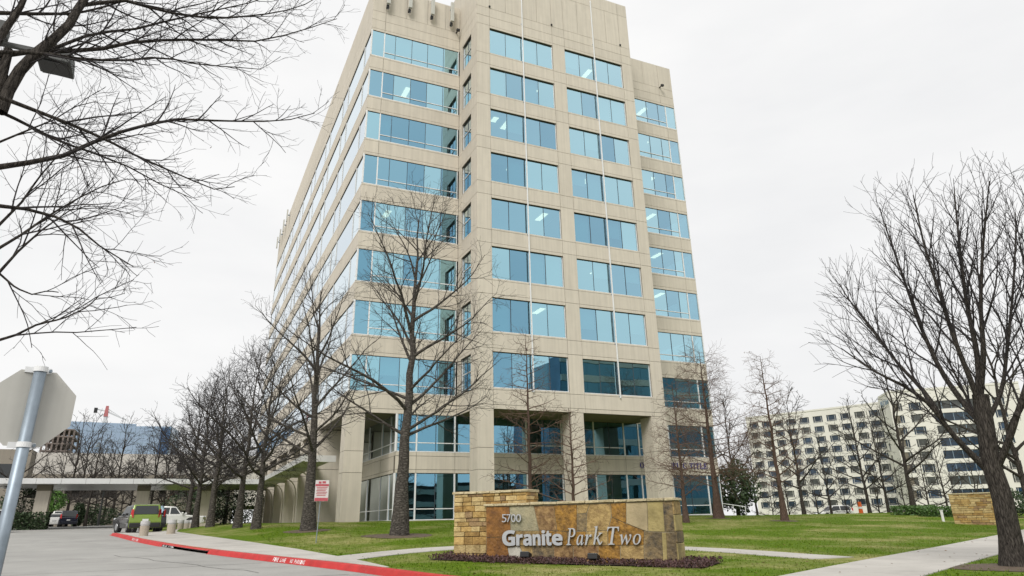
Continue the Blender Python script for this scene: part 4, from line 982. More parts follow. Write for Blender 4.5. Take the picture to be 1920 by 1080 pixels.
# branches of the near tree reaching in from the left
NL = Tree(8); dn = 9.0
PN = dict(levels=5, wob=[.03, .05, .08, .11, .12], up=[0, .01, .01, .012, .01], dens=[0, 5.0, 6.2, 8.0], t0=[.6, .10, .12, .1], ang=[40, 36, 40, 42], rmax=[0, .05, .014, .0055, .0028], rtip=[0, .006, .0035, .0022, .0016],
          len=[None, lambda t: 0.95*(1.15-0.85*t), lambda t: 0.45*(1.1-0.5*t), lambda t: 0.22*(1.1-0.5*t)])
tx, ty = at(5, 200, dn).x-0.12, at(5, 200, dn).y
tp = [(tx+.03*math.sin(i), ty, street_h(ty)-0.4+i*0.47) for i in range(16)]
NL.lines[0].append(([Vector(p) for p in tp], flare([0.20-0.010*i for i in range(16)], 16, 1.5)))
def nl(pts, ra, rb=.005): limb(pts, ra, rb, NL, PN, 1, 12)
nl([(0, 210, 9), (25, 145, 9), (75, 92, 9), (125, 55, 9), (150, 10, 9.1), (185, -40, 9.2), (215, -120, 9.3)], .078, .035)
nl([(-10, 105, 9), (45, 97, 9.1), (120, 96, 9.2), (180, 94, 9.2), (240, 80, 9.3), (310, 75, 9.4), (400, 74, 9.4), (470, 79, 9.3), (550, 63, 9.2), (632, 35, 9.1)], .038)
nl([(-15, 315, 8.6), (60, 304, 8.6), (110, 296, 8.6), (150, 277, 8.6), (210, 252, 8.6), (270, 235, 8.6), (325, 223, 8.6), (420, 227, 8.6), (530, 228, 8.6), (590, 212, 8.6)], .034)
nl([(-10, 178, 8.4), (60, 205, 8.4), (130, 232, 8.4), (200, 262, 8.4), (255, 292, 8.4), (330, 325, 8.4), (400, 355, 8.4), (440, 350, 8.4)], .026)
nl([(-20, 100, 9.6), (10, 55, 9.6), (40, 10, 9.6), (60, -40, 9.6)], .06, .03)
nl([(-10, 24, 9.8), (60, 26, 9.8), (140, 26, 9.8), (200, 12, 9.8), (250, -5, 9.8), (300, -30, 9.8)], .03)
nl([(150, 10, 9.1), (190, 5, 9.2), (250, 0, 9.2), (290, 18, 9.2), (350, 30, 9.2), (420, 34, 9.2), (490, 28, 9.2), (560, 15, 9.2), (600, -8, 9.2)], .03)
nl([(90, 95, 9.1), (180, 60, 9.4), (240, 58, 9.4), (310, 40, 9.4), (400, 20, 9.4), (470, 5, 9.4), (540, -20, 9.4)], .026)
nl([(-10, 98, 8.8), (70, 98, 8.8), (160, 112, 8.8), (230, 114, 8.8), (300, 106, 8.8), (380, 122, 8.8), (430, 125, 8.8), (490, 130, 8.8)], .026)
nl([(-10, 385, 8.2), (50, 392, 8.2), (110, 408, 8.2), (150, 430, 8.2), (185, 460, 8.2), (250, 500, 8.2)], .022)
nl([(-10, 205, 9.2), (40, 228, 9.2), (110, 265, 9.2), (170, 285, 9.2), (240, 312, 9.2), (300, 345, 9.2), (360, 372, 9.2)], .022)
nl([(-10, 640, 7.6), (30, 628, 7.6), (70, 608, 7.6), (120, 597, 7.6), (165, 575, 7.6), (185, 555, 7.6)], .014)
nl([(-10, 505, 7.9), (30, 540, 7.9), (60, 552, 7.9), (90, 545, 7.9), (110, 548, 7.9)], .012)
nl([(-10, 470, 8.8), (40, 440, 8.8), (90, 405, 8.8), (140, 375, 8.8), (190, 350, 8.8), (240, 335, 8.8)], .018)
nl([(-10, 270, 9.8), (50, 245, 9.8), (100, 225, 9.8), (140, 200, 9.8), (180, 190, 9.8)], .016)
nl([(-10, 430, 9.4), (40, 380, 9.4), (75, 330, 9.4), (110, 290, 9.4), (130, 240, 9.4)], .018)
nl([(-10, 520, 9.0), (35, 470, 9.0), (80, 430, 9.0), (130, 395, 9.0), (170, 385, 9.0)], .018)
lv = scatter_leaves(NL, [4], 0.012, 0.018, 4, (tx, ty, street_h(ty)))
finish(NL, 'street_tree', 'near bare tree whose thin branches reach in from the upper left', (tx, ty, street_h(ty)), BARK2, TWIG, leaves=lv, leaf_m=DEADL)

# bald cypresses: straight leader, level branches
def cypress(seed, base, h, r0, spread, lean=(0, 0), dens=1.0):
    T = Tree(seed)
    P = dict(levels=4, wob=[.02, .06, .12, .14], up=[0, .015, .0, -.02], dens=[4.4*dens, 4.4, 6.5], t0=[.17, .12, .1], ang=[76, 46, 45], rmax=[0, .036, .011, .006], rtip=[0, .008, .006, .005],
             len=[lambda t: spread*(1.05-0.86*((t-.17)/.83)), lambda t: spread*0.30*(1.1-0.6*t), lambda t: spread*0.13])
    pts, rad = leader(base, (base[0]+lean[0], base[1]+lean[1], base[2]+h), r0, 0.015, 0.03, seed, k=1.8)
    T.add(pts, rad, 0, P); return T
CY = [((9.51, -8.90), 8.2, .14, 2.5, 41, 'smaller bare cypress in front of the blue lettering'), ((15.22, -5.0), 11.2, .25, 4.3, 42, 'tall bare cypress at the right corner of the tower'),
      ((16.27, -9.76), 10.2, .17, 2.9, 43, 'slender bare cypress alone on the lawn with seed clusters at its top'), ((-0.4, -8.6), 10.4, .14, 2.4, 44, 'tall bare cypress rising behind the stone sign near its left end'),
      ((0.9, -11.0), 6.0, .11, 2.2, 45, 'short bare cypress rising behind the middle of the stone sign')]
for (x, y), h, r_, sp, sd_, lab in CY:
    b0 = (x, y, lawn_h(x, y)); T_ = cypress(sd_, b0, h, r_, sp)
    for lvx in (1,): pass
    V, F = scatter_leaves(T_, [2, 3], 0.14 if sd_ == 43 else 0.03, 0.06, sd_, b0)
    keep = [f for f in F if V[f[0]][2] > h*0.62]; 
    finish(T_, 'bald_cypress', lab, b0, BARKC, TWIGC, 'bare cypresses on the lawn', split=0, leaves=(V, keep), leaf_m=SEEDC)
soil_ring(15.22, -5.0, 0.9); soil_ring(16.27, -9.76, 0.9)

# background trees: two shared forms, copied about
def far_proto(seed, h, r_, sp, m, tip, dens, name, leaf=None):
    T = oak(seed, (0, 0, 0), (0.1, 0, h), r_, sp, 0.22, dens, tip, levels=5)
    lv = scatter_leaves(T, [3, 4], leaf, 0.10, seed, (0, 0, 0)) if leaf else None
    return finish(T, name, 'x', (0, 0, 0), BARK2, m, leaves=lv, leaf_m=DEADL)
PA = far_proto(61, 10.5, .17, 4.0, TWIGG, 1.9, 1.0, 'bare_tree'); PC = far_proto(67, 8.0, .13, 3.4, TWIGG, 1.9, 1.1, 'bare_tree')
PR = far_proto(71, 5.2, .12, 2.6, TWIGC, 3.0, 0.75, 'rusty_tree', leaf=0.75)
used = set()
def put(proto, px, py, d, s, lab, rz, group, z=None):
    q = at(px, py, d); o = proto if proto.name not in used else copy_tree(proto); used.add(proto.name)
    o.location = (q.x, q.y, grd(q.x, q.y) if z is None else z); o.scale = (s, s, s); o.rotation_euler.z = rz
    tag(o, lab, 'tree', group)
G1, G2, G3 = 'bare trees beyond the right lawn', 'bare trees around the garage', 'bare trees across the street'
put(PA, 1508, 965, 82, 1.15, 'bare tree just right of the lone cypress, before the white hotel', .3, G1)
put(PC, 1560, 965, 95, 1.1, 'small bare tree left of the orange marker', 1.3, G1)
put(PA, 1632, 965, 85, 1.05, 'bare tree standing just right of the orange marker', 2.2, G1)
put(PC, 1668, 965, 90, 1.25, 'bare tree leaning over the low hedge, left of the large one', 3.1, G1)
put(PA, 1716, 965, 76, 1.35, 'largest bare tree in front of the hotel, below its name', 4.3, G1)
put(PC, 1420, 965, 100, 1.2, 'bare tree at the left corner of the white hotel', 5.2, G1)
put(PC, 1780, 965, 95, 1.0, 'bare tree behind the small stone wall', 0.9, G1)
put(PA, 1935, 965, 40, 0.95, 'bare tree cut by the right frame edge behind the furrowed trunk', 2.9, G1)
put(PC, 1385, 965, 78, 1.35, 'bare tree right of the tower corner, under the cypress branches', 1.9, G1)
put(PA, 158, 990, 98, 0.95, 'bare tree under the left half of the bridge canopy', 0.5, G2)
put(PC, 190, 990, 112, 1.2, 'bare tree at the middle of the bridge canopy', 1.5, G2)
put(PC, 222, 990, 118, 1.0, 'bare tree just left of the dark sport utility car', 2.5, G2)
put(PA, 120, 990, 108, 1.2, 'bare tree behind the two white parked cars', 3.5, G2)
put(PA, 15, 990, 84, 1.05, 'bare tree at the left frame edge behind the stop sign post', 4.5, G2)
put(PC, 345, 990, 104, 1.3, 'bare tree behind the white pickup', 0.2, G2)
put(PA, 420, 990, 96, 1.1, 'bare tree behind the row of oaks at the canopy end', 5.5, G2)
put(PC, 250, 990, 128, 1.35, 'bare tree behind the middle bridge column', 0.8, G2)
put(PA, 300, 990, 130, 1.3, 'bare tree above the bridge canopy near the garage opening', 2.1, G2)
for i, (px, d, s, w) in enumerate(((96, 118, 1.25, 'leftmost'), (138, 122, 1.35, 'second'), (172, 116, 1.2, 'third'), (206, 126, 1.4, 'fourth'), (238, 116, 1.2, 'fifth'), (276, 120, 1.3, 'sixth'), (322, 118, 1.25, 'rightmost'))):
    put(PA if i % 2 else PC, px, 990, d, s, w+' of the bare trees rising above the bridge canopy', 0.9*i, 'bare trees above the bridge canopy')
put(PR, 300, 990, 94, 1.0, 'small tree with rusty dry leaves between the bridge columns', 0.4, None)
for i, (x, y, s, lab) in enumerate([(-12, -74, 1.3, 'left'), (6, -70, 1.3, 'middle'), (26, -72, 1.2, 'right')]):
    o = copy_tree(PA if i % 2 else PC); o.location = (x, y, -0.3); o.scale = (s, s, s); o.rotation_euler.z = i
    tag(o, lab+' bare tree across the street, mirrored in the ground floor glass', 'tree', G3)
# ------------------------------------------------------------------ stop sign seen from behind
SIGNB = mat('sign_back_aluminium', (0.56, 0.55, 0.51), 0.55, 0.06, 2.5, metal=0.25, streak=0.22)
dS = 6.8; c = at(58, 765, dS); side = (at(42, 687, dS)-at(107, 695, dS)).length*1.02; rad = side/(2*math.sin(math.pi/8))
post_xy = at(58, 765, dS-0.06)
vx = Vector((c.x-CAM.x, c.y-CAM.y, 0)).normalized(); rx = Vector((vx.y, -vx.x, 0)); rx = (rx*math.cos(.12)+vx*math.sin(.12)); nx = Vector((-rx.y, rx.x, 0))
if nx.dot(vx) < 0: nx = -nx
gz = street_h(c.y)
ss_ = thing('stop_sign', 'grey back of an octagonal road sign on a steel post at the left edge', 'sign', (c.x, c.y, gz))
mb = MB(); pts = []
for k_ in range(8):
    w = math.pi/8+k_*math.pi/4; pts.append(rx*(rad*math.cos(w))+Vector((0, 0, c.z-gz+rad*math.sin(w))))
n = 8; mb.v = [p for p in pts]+[p+nx*0.006 for p in pts]
mb.f = [tuple(range(8)), tuple(range(15, 7, -1))]+[(k_, 8+k_, 8+(k_+1) % 8, (k_+1) % 8) for k_ in range(8)]; mb.mi = [0, 1]+[0]*8
mb.build('sign_plate', [SIGNB, REDP], ss_)
pp = -nx*0.065
mb = MB(); mb.cyl(pp+Vector((0, 0, -0.4)), pp+Vector((0, 0, c.z-gz+rad*0.925)), 0.044, n=20); o = mb.build('post', METAL, ss_, smooth=False)
for f in o.data.polygons: f.use_smooth = len(f.vertices) == 4
for dz in (0.30, -0.29):
    z = c.z-gz+dz; mb = MB()
    for s0, s1 in ((-0.10, -0.03), (0.03, 0.085)): mb.hexa([rx*s0-nx*0.012+Vector((0, 0, z-.022)), rx*s1-nx*0.012+Vector((0, 0, z-.022)), rx*s1-nx*0.002+Vector((0, 0, z-.022)), rx*s0-nx*0.002+Vector((0, 0, z-.022)),
              rx*s0-nx*0.012+Vector((0, 0, z+.022)), rx*s1-nx*0.012+Vector((0, 0, z+.022)), rx*s1-nx*0.002+Vector((0, 0, z+.022)), rx*s0-nx*0.002+Vector((0, 0, z+.022))])
    mb.cyl(pp+Vector((0, 0, z-.02)), pp+Vector((0, 0, z+.02)), 0.050, n=20, caps=True)
    cl = mb.build('clamp', FRAME, ss_)
    mb = MB(); mb.cyl(rx*0.075-nx*0.012+Vector((0, 0, z)), rx*0.075-nx*0.035+Vector((0, 0, z)), 0.013, n=6); mb.build('bolt', METAL, cl)

# ------------------------------------------------------------------ notice on a thin post
NOTR = mat('faded_red_print', (0.52, 0.10, 0.13), 0.6, 0.15, 12); NOTW = mat('notice_white', (0.74, 0.68, 0.69), 0.6, 0.05, 12)
q0 = (-12.55, -14.27, lawn_h(-12.55, -14.27)); no = thing('tow_notice', 'small white notice with red heading on a thin post in the lawn', 'sign', q0)
v = Vector((q0[0]-CAM.x, q0[1]-CAM.y, 0)).normalized(); sx = Vector((v.y, -v.x, 0))*0.92+v*0.3; sx.normalize(); sn = Vector((sx.y, -sx.x, 0))
if sn.dot(v) > 0: sn = -sn
topc = at(603.5, 920, 30.3)-Vector(q0)
mb = MB(); mb.cyl((0, 0, -0.2), topc+Vector((0, 0, 0.3))-sn*0.02, 0.018, n=6); mb.build('post', METAL, no)
def plate(u0, u1, v0, v1, d, m_, name, par, th=0.004):
    mb = MB(); C_ = [topc+sx*u_+sn*d_+Vector((0, 0, v_)) for d_ in (d-th, d) for (u_, v_) in ((u0, v0), (u1, v0), (u1, v1), (u0, v1))]
    mb.v = C_; mb.f = [(3, 2, 1, 0), (4, 5, 6, 7), (0, 1, 5, 4), (1, 2, 6, 5), (2, 3, 7, 6), (3, 0, 4, 7)]; mb.mi = [0]*6
    return mb.build(name, m_, par)
bo = plate(-.28, .28, -.40, .40, 0.0, NOTW, 'notice_board', no)
plate(-.27, .27, .17, .25, 0.006, NOTR, 'printed_band', bo); plate(-.27, .27, -.39, -.27, 0.006, NOTR, 'printed_band', bo)
plate(-.15, -.04, .27, .35, 0.006, NOTR, 'printed_mark', bo); plate(.0, .14, .28, .36, 0.006, NOTR, 'printed_mark', bo)
for i in range(6): plate(-.22+.02*(i % 2), .22-.03*(i % 3), .11-.06*i, .135-.06*i, 0.006, NOTR, 'printed_line', bo)

# ------------------------------------------------------------------ parking-lot light behind the near branches
LG = mat('lamp_bronze', (0.035, 0.038, 0.036), 0.5, 0.15, 6)
q = at(105, 108, 14); t = thing('street_lamp', 'dark square lamp head on an arm behind the upper left branches', 'lamp', (q.x-1.5, q.y+0.2, street_h(q.y)))
lz = q.z-street_h(q.y)
mb = MB(); mb.box(-0.10, 0.10, -0.10, 0.10, -0.3, lz+0.4); mb.build('pole', LG, t)
mb = MB(); mb.box(0.10, 1.25, -0.24, -0.16, lz+0.02, lz+0.10); mb.build('arm', LG, t)
mb = MB(); mb.hexa([(1.22, -0.42, lz-0.16), (1.80, -0.42, lz-0.20), (1.80, 0.16, lz-0.20), (1.22, 0.16, lz-0.16), (1.26, -0.38, lz+0.20), (1.76, -0.38, lz+0.16), (1.76, 0.12, lz+0.16), (1.26, 0.12, lz+0.20)]); h = mb.build('lamp_head', LG, t, bevel=0.02)
mb = MB(); mb.box(1.28, 1.74, -0.36, 0.10, lz-0.205, lz-0.19); mb.build('lens', BLACK, h)
mb = MB(); mb.box(0.35, 0.75, -0.75, -0.35, lz+0.0, lz+0.22); mb.build('lamp_head', LG, t, bevel=0.02)

# ------------------------------------------------------------------ concrete bins on the drive
BINC = mat('exposed_aggregate', (0.42, 0.37, 0.30), 0.9, 0.18, 30, bump=0.5, bscale=70); BINL = mat('bin_collar', (0.50, 0.50, 0.50), 0.5, 0.08)
binp = thing('litter_bin', 'x', 'bin', (0, 0, 0), 0, 'concrete bins along the drop-off')
mb = MB(); mb.cyl((0, 0, -0.05), (0, 0, 0.50), 0.225, 0.235, 20); mb.build('drum', BINC, binp)
mb = MB(); mb.cyl((0, 0, 0.50), (0, 0, 0.56), 0.21, 0.21, 20); mb.cyl((0, 0, 0.56), (0, 0, 0.74), 0.24, 0.23, 20); mb.build('collar', BINL, binp)
bl_ = [(269, 1003, 'nearest concrete bin, behind the green car bumper'), (320, 1001, 'concrete bin beside the white pickup wheel'), (337, 998, 'left one of the three bins in a row'),
       (349, 998, 'middle one of the three bins in a row'), (359, 998, 'right one of the three bins in a row, next to the lawn')]
for i, (px, py, lab) in enumerate(bl_):
    d = (44.5, 46.0, 62.0, 61.0, 60.0)[i]; q = at(px, py, d); o = binp if i == 0 else copy_tree(binp)
    zz = lawn_h(q.x, q.y)+0.01; o.location = (q.x, q.y, zz); o['label'] = lab

# ------------------------------------------------------------------ cars
def car_paint(name, col, rough=0.25):
    m, nt, b = new_mat(name); b.inputs['Base Color'].default_value = (*col, 1); b.inputs['Roughness'].default_value = rough
    b.inputs['Coat Weight'].default_value = 0.7; b.inputs['Coat Roughness'].default_value = 0.05; b.inputs['Metallic'].default_value = 0.15
    N = nt.nodes; n = N.new('ShaderNodeTexNoise'); n.inputs['Scale'].default_value = 400; mx_ = N.new('ShaderNodeMix'); mx_.data_type = 'RGBA'
    mx_.inputs[6].default_value = (*[c_*.92 for c_ in col], 1); mx_.inputs[7].default_value = (*[min(1, c_*1.08) for c_ in col], 1)
    nt.links.new(n.outputs['Fac'], mx_.inputs[0]); nt.links.new(mx_.outputs[2], b.inputs['Base Color']); return m
CG = mat('car_glass', (0.012, 0.016, 0.018), 0.05, 0.1, spec=0.8); TL_ = mat('tail_light', (0.42, 0.012, 0.012), 0.25, 0.1); RIM = mat('alloy_rim', (0.45, 0.46, 0.47), 0.35, 0.06, metal=0.8)
HL = mat('head_light', (0.7, 0.72, 0.75), 0.15, 0.05); PLATE = mat('licence_plate', (0.70, 0.71, 0.72), 0.5, 0.05)
def make_car(name, label, loc, heading, paint, L_, W_, body, cabin, wheel_r, wx, roofdrop=0.86, hatch=False, group=None, trim=None, bed=None):
    """x forward. body/cabin: side profiles [(x, z)...] anticlockwise seen from +y... extruded with tumblehome."""
    t = thing(name, label, 'car', loc, heading, group)
    def loft(prof, wfun, nm, m_, par=t, bev=0.05):
        mb = MB(); n = len(prof); mb.v = [(x, -wfun(z), z) for x, z in prof]+[(x, wfun(z), z) for x, z in prof]
        mb.f = [tuple(range(n)), tuple(range(2*n-1, n-1, -1))]+[(k_, n+k_, n+(k_+1) % n, (k_+1) % n) for k_ in range(n)]; mb.mi = [0]*len(mb.f)
        o = mb.build(nm, m_, par, bevel=bev, segs=3)
        bm_ = bmesh.new(); bm_.from_mesh(o.data); bmesh.ops.recalc_face_normals(bm_, faces=bm_.faces); bm_.to_mesh(o.data); bm_.free()
        for f in o.data.polygons: f.use_smooth = False
        return o
    hw = W_/2; zb0 = min(z for x, z in body); belt = max(z for x, z in body); top = max(z for x, z in cabin)
    loft(body, lambda z: hw*(0.95+0.05*math.sin(math.pi*min(1, max(0, (z-zb0)/(belt-zb0))))), 'body', paint, bev=0.06)
    wf = lambda z: hw*(0.94-(1-roofdrop)*(z-belt+0.02)/(top-belt))
    cab = loft(cabin, wf, 'cabin', paint, bev=0.05)
    # glazing: set 12 mm proud of the cabin sides, rear and front
    zs0, zs1 = belt+0.04, top-0.12
    xs = sorted(x for x, z in cabin if z < belt+0.05); xt = sorted(x for x, z in cabin if z > top-0.1)
    def xedge(z, rear):
        a, b_ = (xs[0], xt[0]) if rear else (xs[-1], xt[-1]); f = (z-belt)/(top-belt); return a+(b_-a)*f
    for s in (-1, 1):
        mb = MB(); ra, rb = xedge(zs0, True)+0.14, xedge(zs0, False)-0.16; qa, qb = xedge(zs1, True)+0.12, xedge(zs1, False)-0.12
        mid = (ra+rb)/2
        for (a0, a1, c0, c1) in ((ra, mid-0.05, qa, mid-0.05), (mid+0.05, rb, mid+0.05, qb)):
            P4 = [(a0, s*(wf(zs0)+0.012), zs0), (a1, s*(wf(zs0)+0.012), zs0), (c1, s*(wf(zs1)+0.012), zs1), (c0, s*(wf(zs1)+0.012), zs1)]
            mb.quad(*(P4 if s < 0 else P4[::-1]))
        mb.build('side_window', CG, cab)
    for rear, nm in ((True, 'rear_window'), (False, 'windscreen')):
        sg = -1 if rear else 1; x0, x1 = xedge(zs0, rear)+sg*0.015, xedge(zs1, rear)+sg*0.015
        mb = MB(); mb.quad((x0, -wf(zs0)*0.84, zs0), (x0, wf(zs0)*0.84, zs0), (x1, wf(zs1)*0.82, zs1), (x1, -wf(zs1)*0.82, zs1)); mb.build(nm, CG, cab)
    for wxx in wx:
        for s in (-1, 1):
            mb = MB(); y0, y1 = s*(hw-0.20), s*(hw+0.005); mb.cyl((wxx, y0, wheel_r), (wxx, y1, wheel_r), wheel_r, n=24); w_ = mb.build('wheel', RUBBER, t, bevel=0.02)
            mb = MB(); mb.cyl((wxx, y1-s*0.01, wheel_r), (wxx, y1+s*0.012, wheel_r), wheel_r*0.64, wheel_r*0.60, n=16); mb.build('rim', RIM, w_)
            mb = MB(); mb.cyl((wxx, s*(hw-0.26), wheel_r+0.02), (wxx, s*(hw-0.004), wheel_r+0.02), wheel_r*1.17, n=24); mb.build('wheel_arch', BLACK, t)
    xr = -L_/2; xf = L_/2
    for s in (-1, 1):
        mb = MB()
        if hatch: mb.hexa([(xr-.03, s*hw*.74, belt-.16), (xr+.16, s*hw*.95, belt-.16), (xr+.3, s*hw*.93, belt-.16), (xr+.1, s*hw*.74, belt-.16), (xr+.02, s*hw*.76, belt+.33), (xr+.16, s*hw*.90, belt+.33), (xr+.3, s*hw*.88, belt+.33), (xr+.14, s*hw*.76, belt+.33)])
        else: mb.box(xr-0.02, xr+0.18, min(s*hw*.6, s*hw*.97), max(s*hw*.6, s*hw*.97), belt-.22, belt-.06)
        mb.build('tail_light', TL_, t, bevel=0.02)
        mb = MB(); mb.box(xf-0.22, xf+0.015, min(s*hw*.55, s*hw*.93), max(s*hw*.55, s*hw*.93), belt-.28, belt-.14); mb.build('headlight', HL, t, bevel=0.02)
        mb = MB(); mb.box(L_*0.18, L_*0.18+0.16, min(s*hw, s*(hw+.18)), max(s*hw, s*(hw+.18)), belt+0.02, belt+0.16); mb.build('mirror', trim or paint, t, bevel=0.03)
    mb = MB(); mb.box(xr-0.045, xr+0.3, -hw*.93, hw*.93, zb0+0.02, zb0+0.30); mb.build('rear_bumper', trim or paint, t, bevel=0.04)
    mb = MB(); mb.box(xf-0.3, xf+0.045, -hw*.93, hw*.93, zb0+0.02, zb0+0.28); mb.build('front_bumper', trim or paint, t, bevel=0.04)
    mb = MB(); mb.box(xr-0.065, xr-0.03, -0.17, 0.17, belt-0.36, belt-0.24); mb.build('licence_plate', PLATE, t)
    return t
def z_at(q): return grd(q.x, q.y)
LIME = car_paint('lime_paint', (0.17, 0.255, 0.022)); DKP = car_paint('charcoal_paint', (0.02, 0.021, 0.024)); WHP = car_paint('white_car_paint', (0.72, 0.72, 0.70)); NVY = car_paint('black_blue_paint', (0.012, 0.015, 0.03))
q = at(266, 1000, 53.5)
make_car('hatchback', 'lime green boxy hatchback seen from behind on the drop-off', (q.x, q.y, lawn_h(q.x, q.y)+0.02), R(94), LIME, 4.1, 1.86,
         [(-2.0, .24), (2.0, .24), (2.05, .72), (1.35, .98), (-1.98, 1.00), (-2.05, .6)], [(-1.95, .96), (1.15, .96), (0.45, 1.58), (-0.5, 1.66), (-1.72, 1.60)], .34, (1.28, -1.25), .84, True, trim=BLACK)
q = at(258, 996, 59.0)
make_car('sport_utility_car', 'dark sport utility car standing beyond the green hatchback', (q.x, q.y, lawn_h(q.x, q.y)+0.02), R(112), DKP, 4.8, 1.95,
         [(-2.35, .28), (2.35, .28), (2.4, .85), (1.4, 1.10), (-2.33, 1.12), (-2.4, .6)], [(-2.25, 1.08), (1.2, 1.08), (0.5, 1.72), (-0.6, 1.80), (-1.95, 1.74)], .38, (1.45, -1.45), .86, True, trim=BLACK)
q = at(316, 990, 68)
make_car('pickup_truck', 'white pickup truck side-on behind the bins', (q.x, q.y, lawn_h(q.x, q.y)+0.02), R(-8), WHP, 5.4, 1.95,
         [(-2.65, .42), (2.65, .42), (2.7, .95), (1.0, 1.12), (-2.65, 1.12)], [(-0.9, 1.08), (1.05, 1.08), (0.45, 1.72), (-0.3, 1.78), (-0.85, 1.74)], .40, (1.75, -1.65), .86)
pk = [(97, 990, 101, WHP, 'white sedan parked at the left by the hedge', 0), (108, 990, 103, WHP, 'white car parked between the sedan and the dark van', 1), (124, 990, 99, NVY, 'dark blue van parked right of the white cars', 1), (-10, 992, 72, WHP, 'white car cut by the left frame edge', 1)]
for px, py, d, pnt, lab, tallc in pk:
    q = at(px, py, d)
    h_ = 1.72 if tallc else 1.45
    make_car('parked_car', lab, (q.x, q.y, street_h(q.y)), R(98), pnt, 4.6, 1.85, [(-2.25, .24), (2.25, .24), (2.3, .68), (1.3, .92), (-2.2, .98), (-2.3, .6)],
             [(-2.0 if tallc else -1.5, .94), (1.1, .94), (0.35, h_-.06), (-0.4, h_), (-1.75 if tallc else -0.95, h_-.08)], .34, (1.4, -1.35), .84, bool(tallc), 'cars parked at the garage')
q = at(1565, 968, 105)
make_car('parked_car', 'white car roof just above the lawn crest before the hotel', (q.x, q.y, lawn_h(q.x, q.y)), R(160), WHP, 4.6, 1.85, [(-2.25, .24), (2.25, .24), (2.3, .68), (1.3, .92), (-2.2, .98), (-2.3, .6)],
         [(-2.0, .94), (1.1, .94), (0.35, 1.6), (-0.4, 1.66), (-1.75, 1.58)], .34, (1.4, -1.35), .84, True)

# ------------------------------------------------------------------ bridge canopy over the drive
BRS = mat('canopy_panel_metal', (0.55, 0.56, 0.56), 0.30, 0.06, 0.5, metal=0.6, coords='World', obj_var=0.12); BRF = mat('canopy_fascia_white', (0.66, 0.67, 0.67), 0.5, 0.04)
br = thing('bridge_canopy', 'long flat metal canopy on beige columns crossing the drive', 'canopy')
bl0, br0 = at(-40, 897, 79), at(505, 905, 80); y0 = 35.4; x0, x1 = bl0.x, br0.x
zt_ = 5.72; zf = 5.24
mb = MB(); mb.box(x0, x1, y0, y0+13, zf+0.05, zt_-0.04); mb.build('roof_slab', JOINT, br)
xx = x0
while xx < x1-0.1:
    w = min(2.0, x1-xx)
    mb = MB(); mb.box(xx+0.012, xx+w-0.012, y0-0.12, y0, zf, zt_); mb.build('fascia_panel', BRF, br)
    mb = MB(); mb.box(xx+0.012, xx+w-0.012, y0+0.02, y0+13, zf-0.02, zf+0.045); mb.build('soffit_panel', BRS, br)
    xx += w
for px in (84, 270, 385):
    q = at(px, 918, 82.5); zz = street_h(q.y); mb = MB(); mb.box(q.x-0.56, q.x+0.56, q.y-0.5, q.y+0.5, zz-0.3, zf-0.55); mb.build('column', CONC, br)
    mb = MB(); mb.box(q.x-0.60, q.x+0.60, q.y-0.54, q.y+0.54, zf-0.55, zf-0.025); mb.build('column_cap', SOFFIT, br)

# ------------------------------------------------------------------ garage behind
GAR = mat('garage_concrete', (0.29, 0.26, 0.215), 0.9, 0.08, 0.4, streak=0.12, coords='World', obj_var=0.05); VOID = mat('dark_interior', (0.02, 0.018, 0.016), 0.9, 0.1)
ga = thing('parking_garage', 'long beige concrete parking garage behind the bridge canopy', 'building')
gy = 92.0; gx0, gx1 = -60.0, -9.0; gz0 = 1.2
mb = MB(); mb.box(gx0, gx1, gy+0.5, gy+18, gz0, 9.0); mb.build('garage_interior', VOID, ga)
for lv_, (za, zb_) in enumerate(((gz0-0.3, 2.6), (3.9, 6.0), (7.3, 9.6))):
    xx = gx0
    while xx < gx1-0.1:
        w = min(5.1, gx1-xx); mb = MB(); mb.box(xx+0.03, xx+w-0.03, gy, gy+0.48, za, zb_); mb.build('wall_panel', GAR, ga); xx += w
xx = gx0
for i in range(11):
    mb = MB(); mb.box(gx0+5.1*i-0.3, gx0+5.1*i+0.3, gy+0.06, gy+0.46, gz0, 9.5); mb.build('column', GAR, ga)
mb = MB(); mb.box(-27.0, -20.5, gy-0.06, gy+0.4, gz0-0.3, 7.5); mb.build('stair_tower', GAR, ga)
mb = MB(); mb.box(-27.5, -22.8, 70, 70.3, 1.3, 3.4); mb.build('ramp_wall', GAR, ga)
mb = MB(); mb.box(-45, 5, 112, 150, 5, 14.6); mb.build('upper_podium', mat('podium_white', (0.60, 0.57, 0.52), 0.85, 0.05, 0.3, coords='World'), ga)
mb = MB(); mb.box(-18.5, -17.5, 111.6, 112.1, 11.6, 13.0); mb.build('vent_opening', VOID, ga)
# beige block at the far left
lb = thing('side_building', 'beige concrete block at the left frame edge behind the post', 'building')
q = at(30, 860, 112)
mb = MB(); mb.box(q.x-30, q.x+1.6, q.y, q.y+3.5, 0.8, 11.0); mb.build('wall', GAR, lb)
for i in range(6):
    mb = MB(); mb.box(q.x-4.6*i-3.4, q.x-4.6*i+0.2, q.y-0.03, q.y+0.3, 6.6, 9.2); mb.build('window', CG, lb)
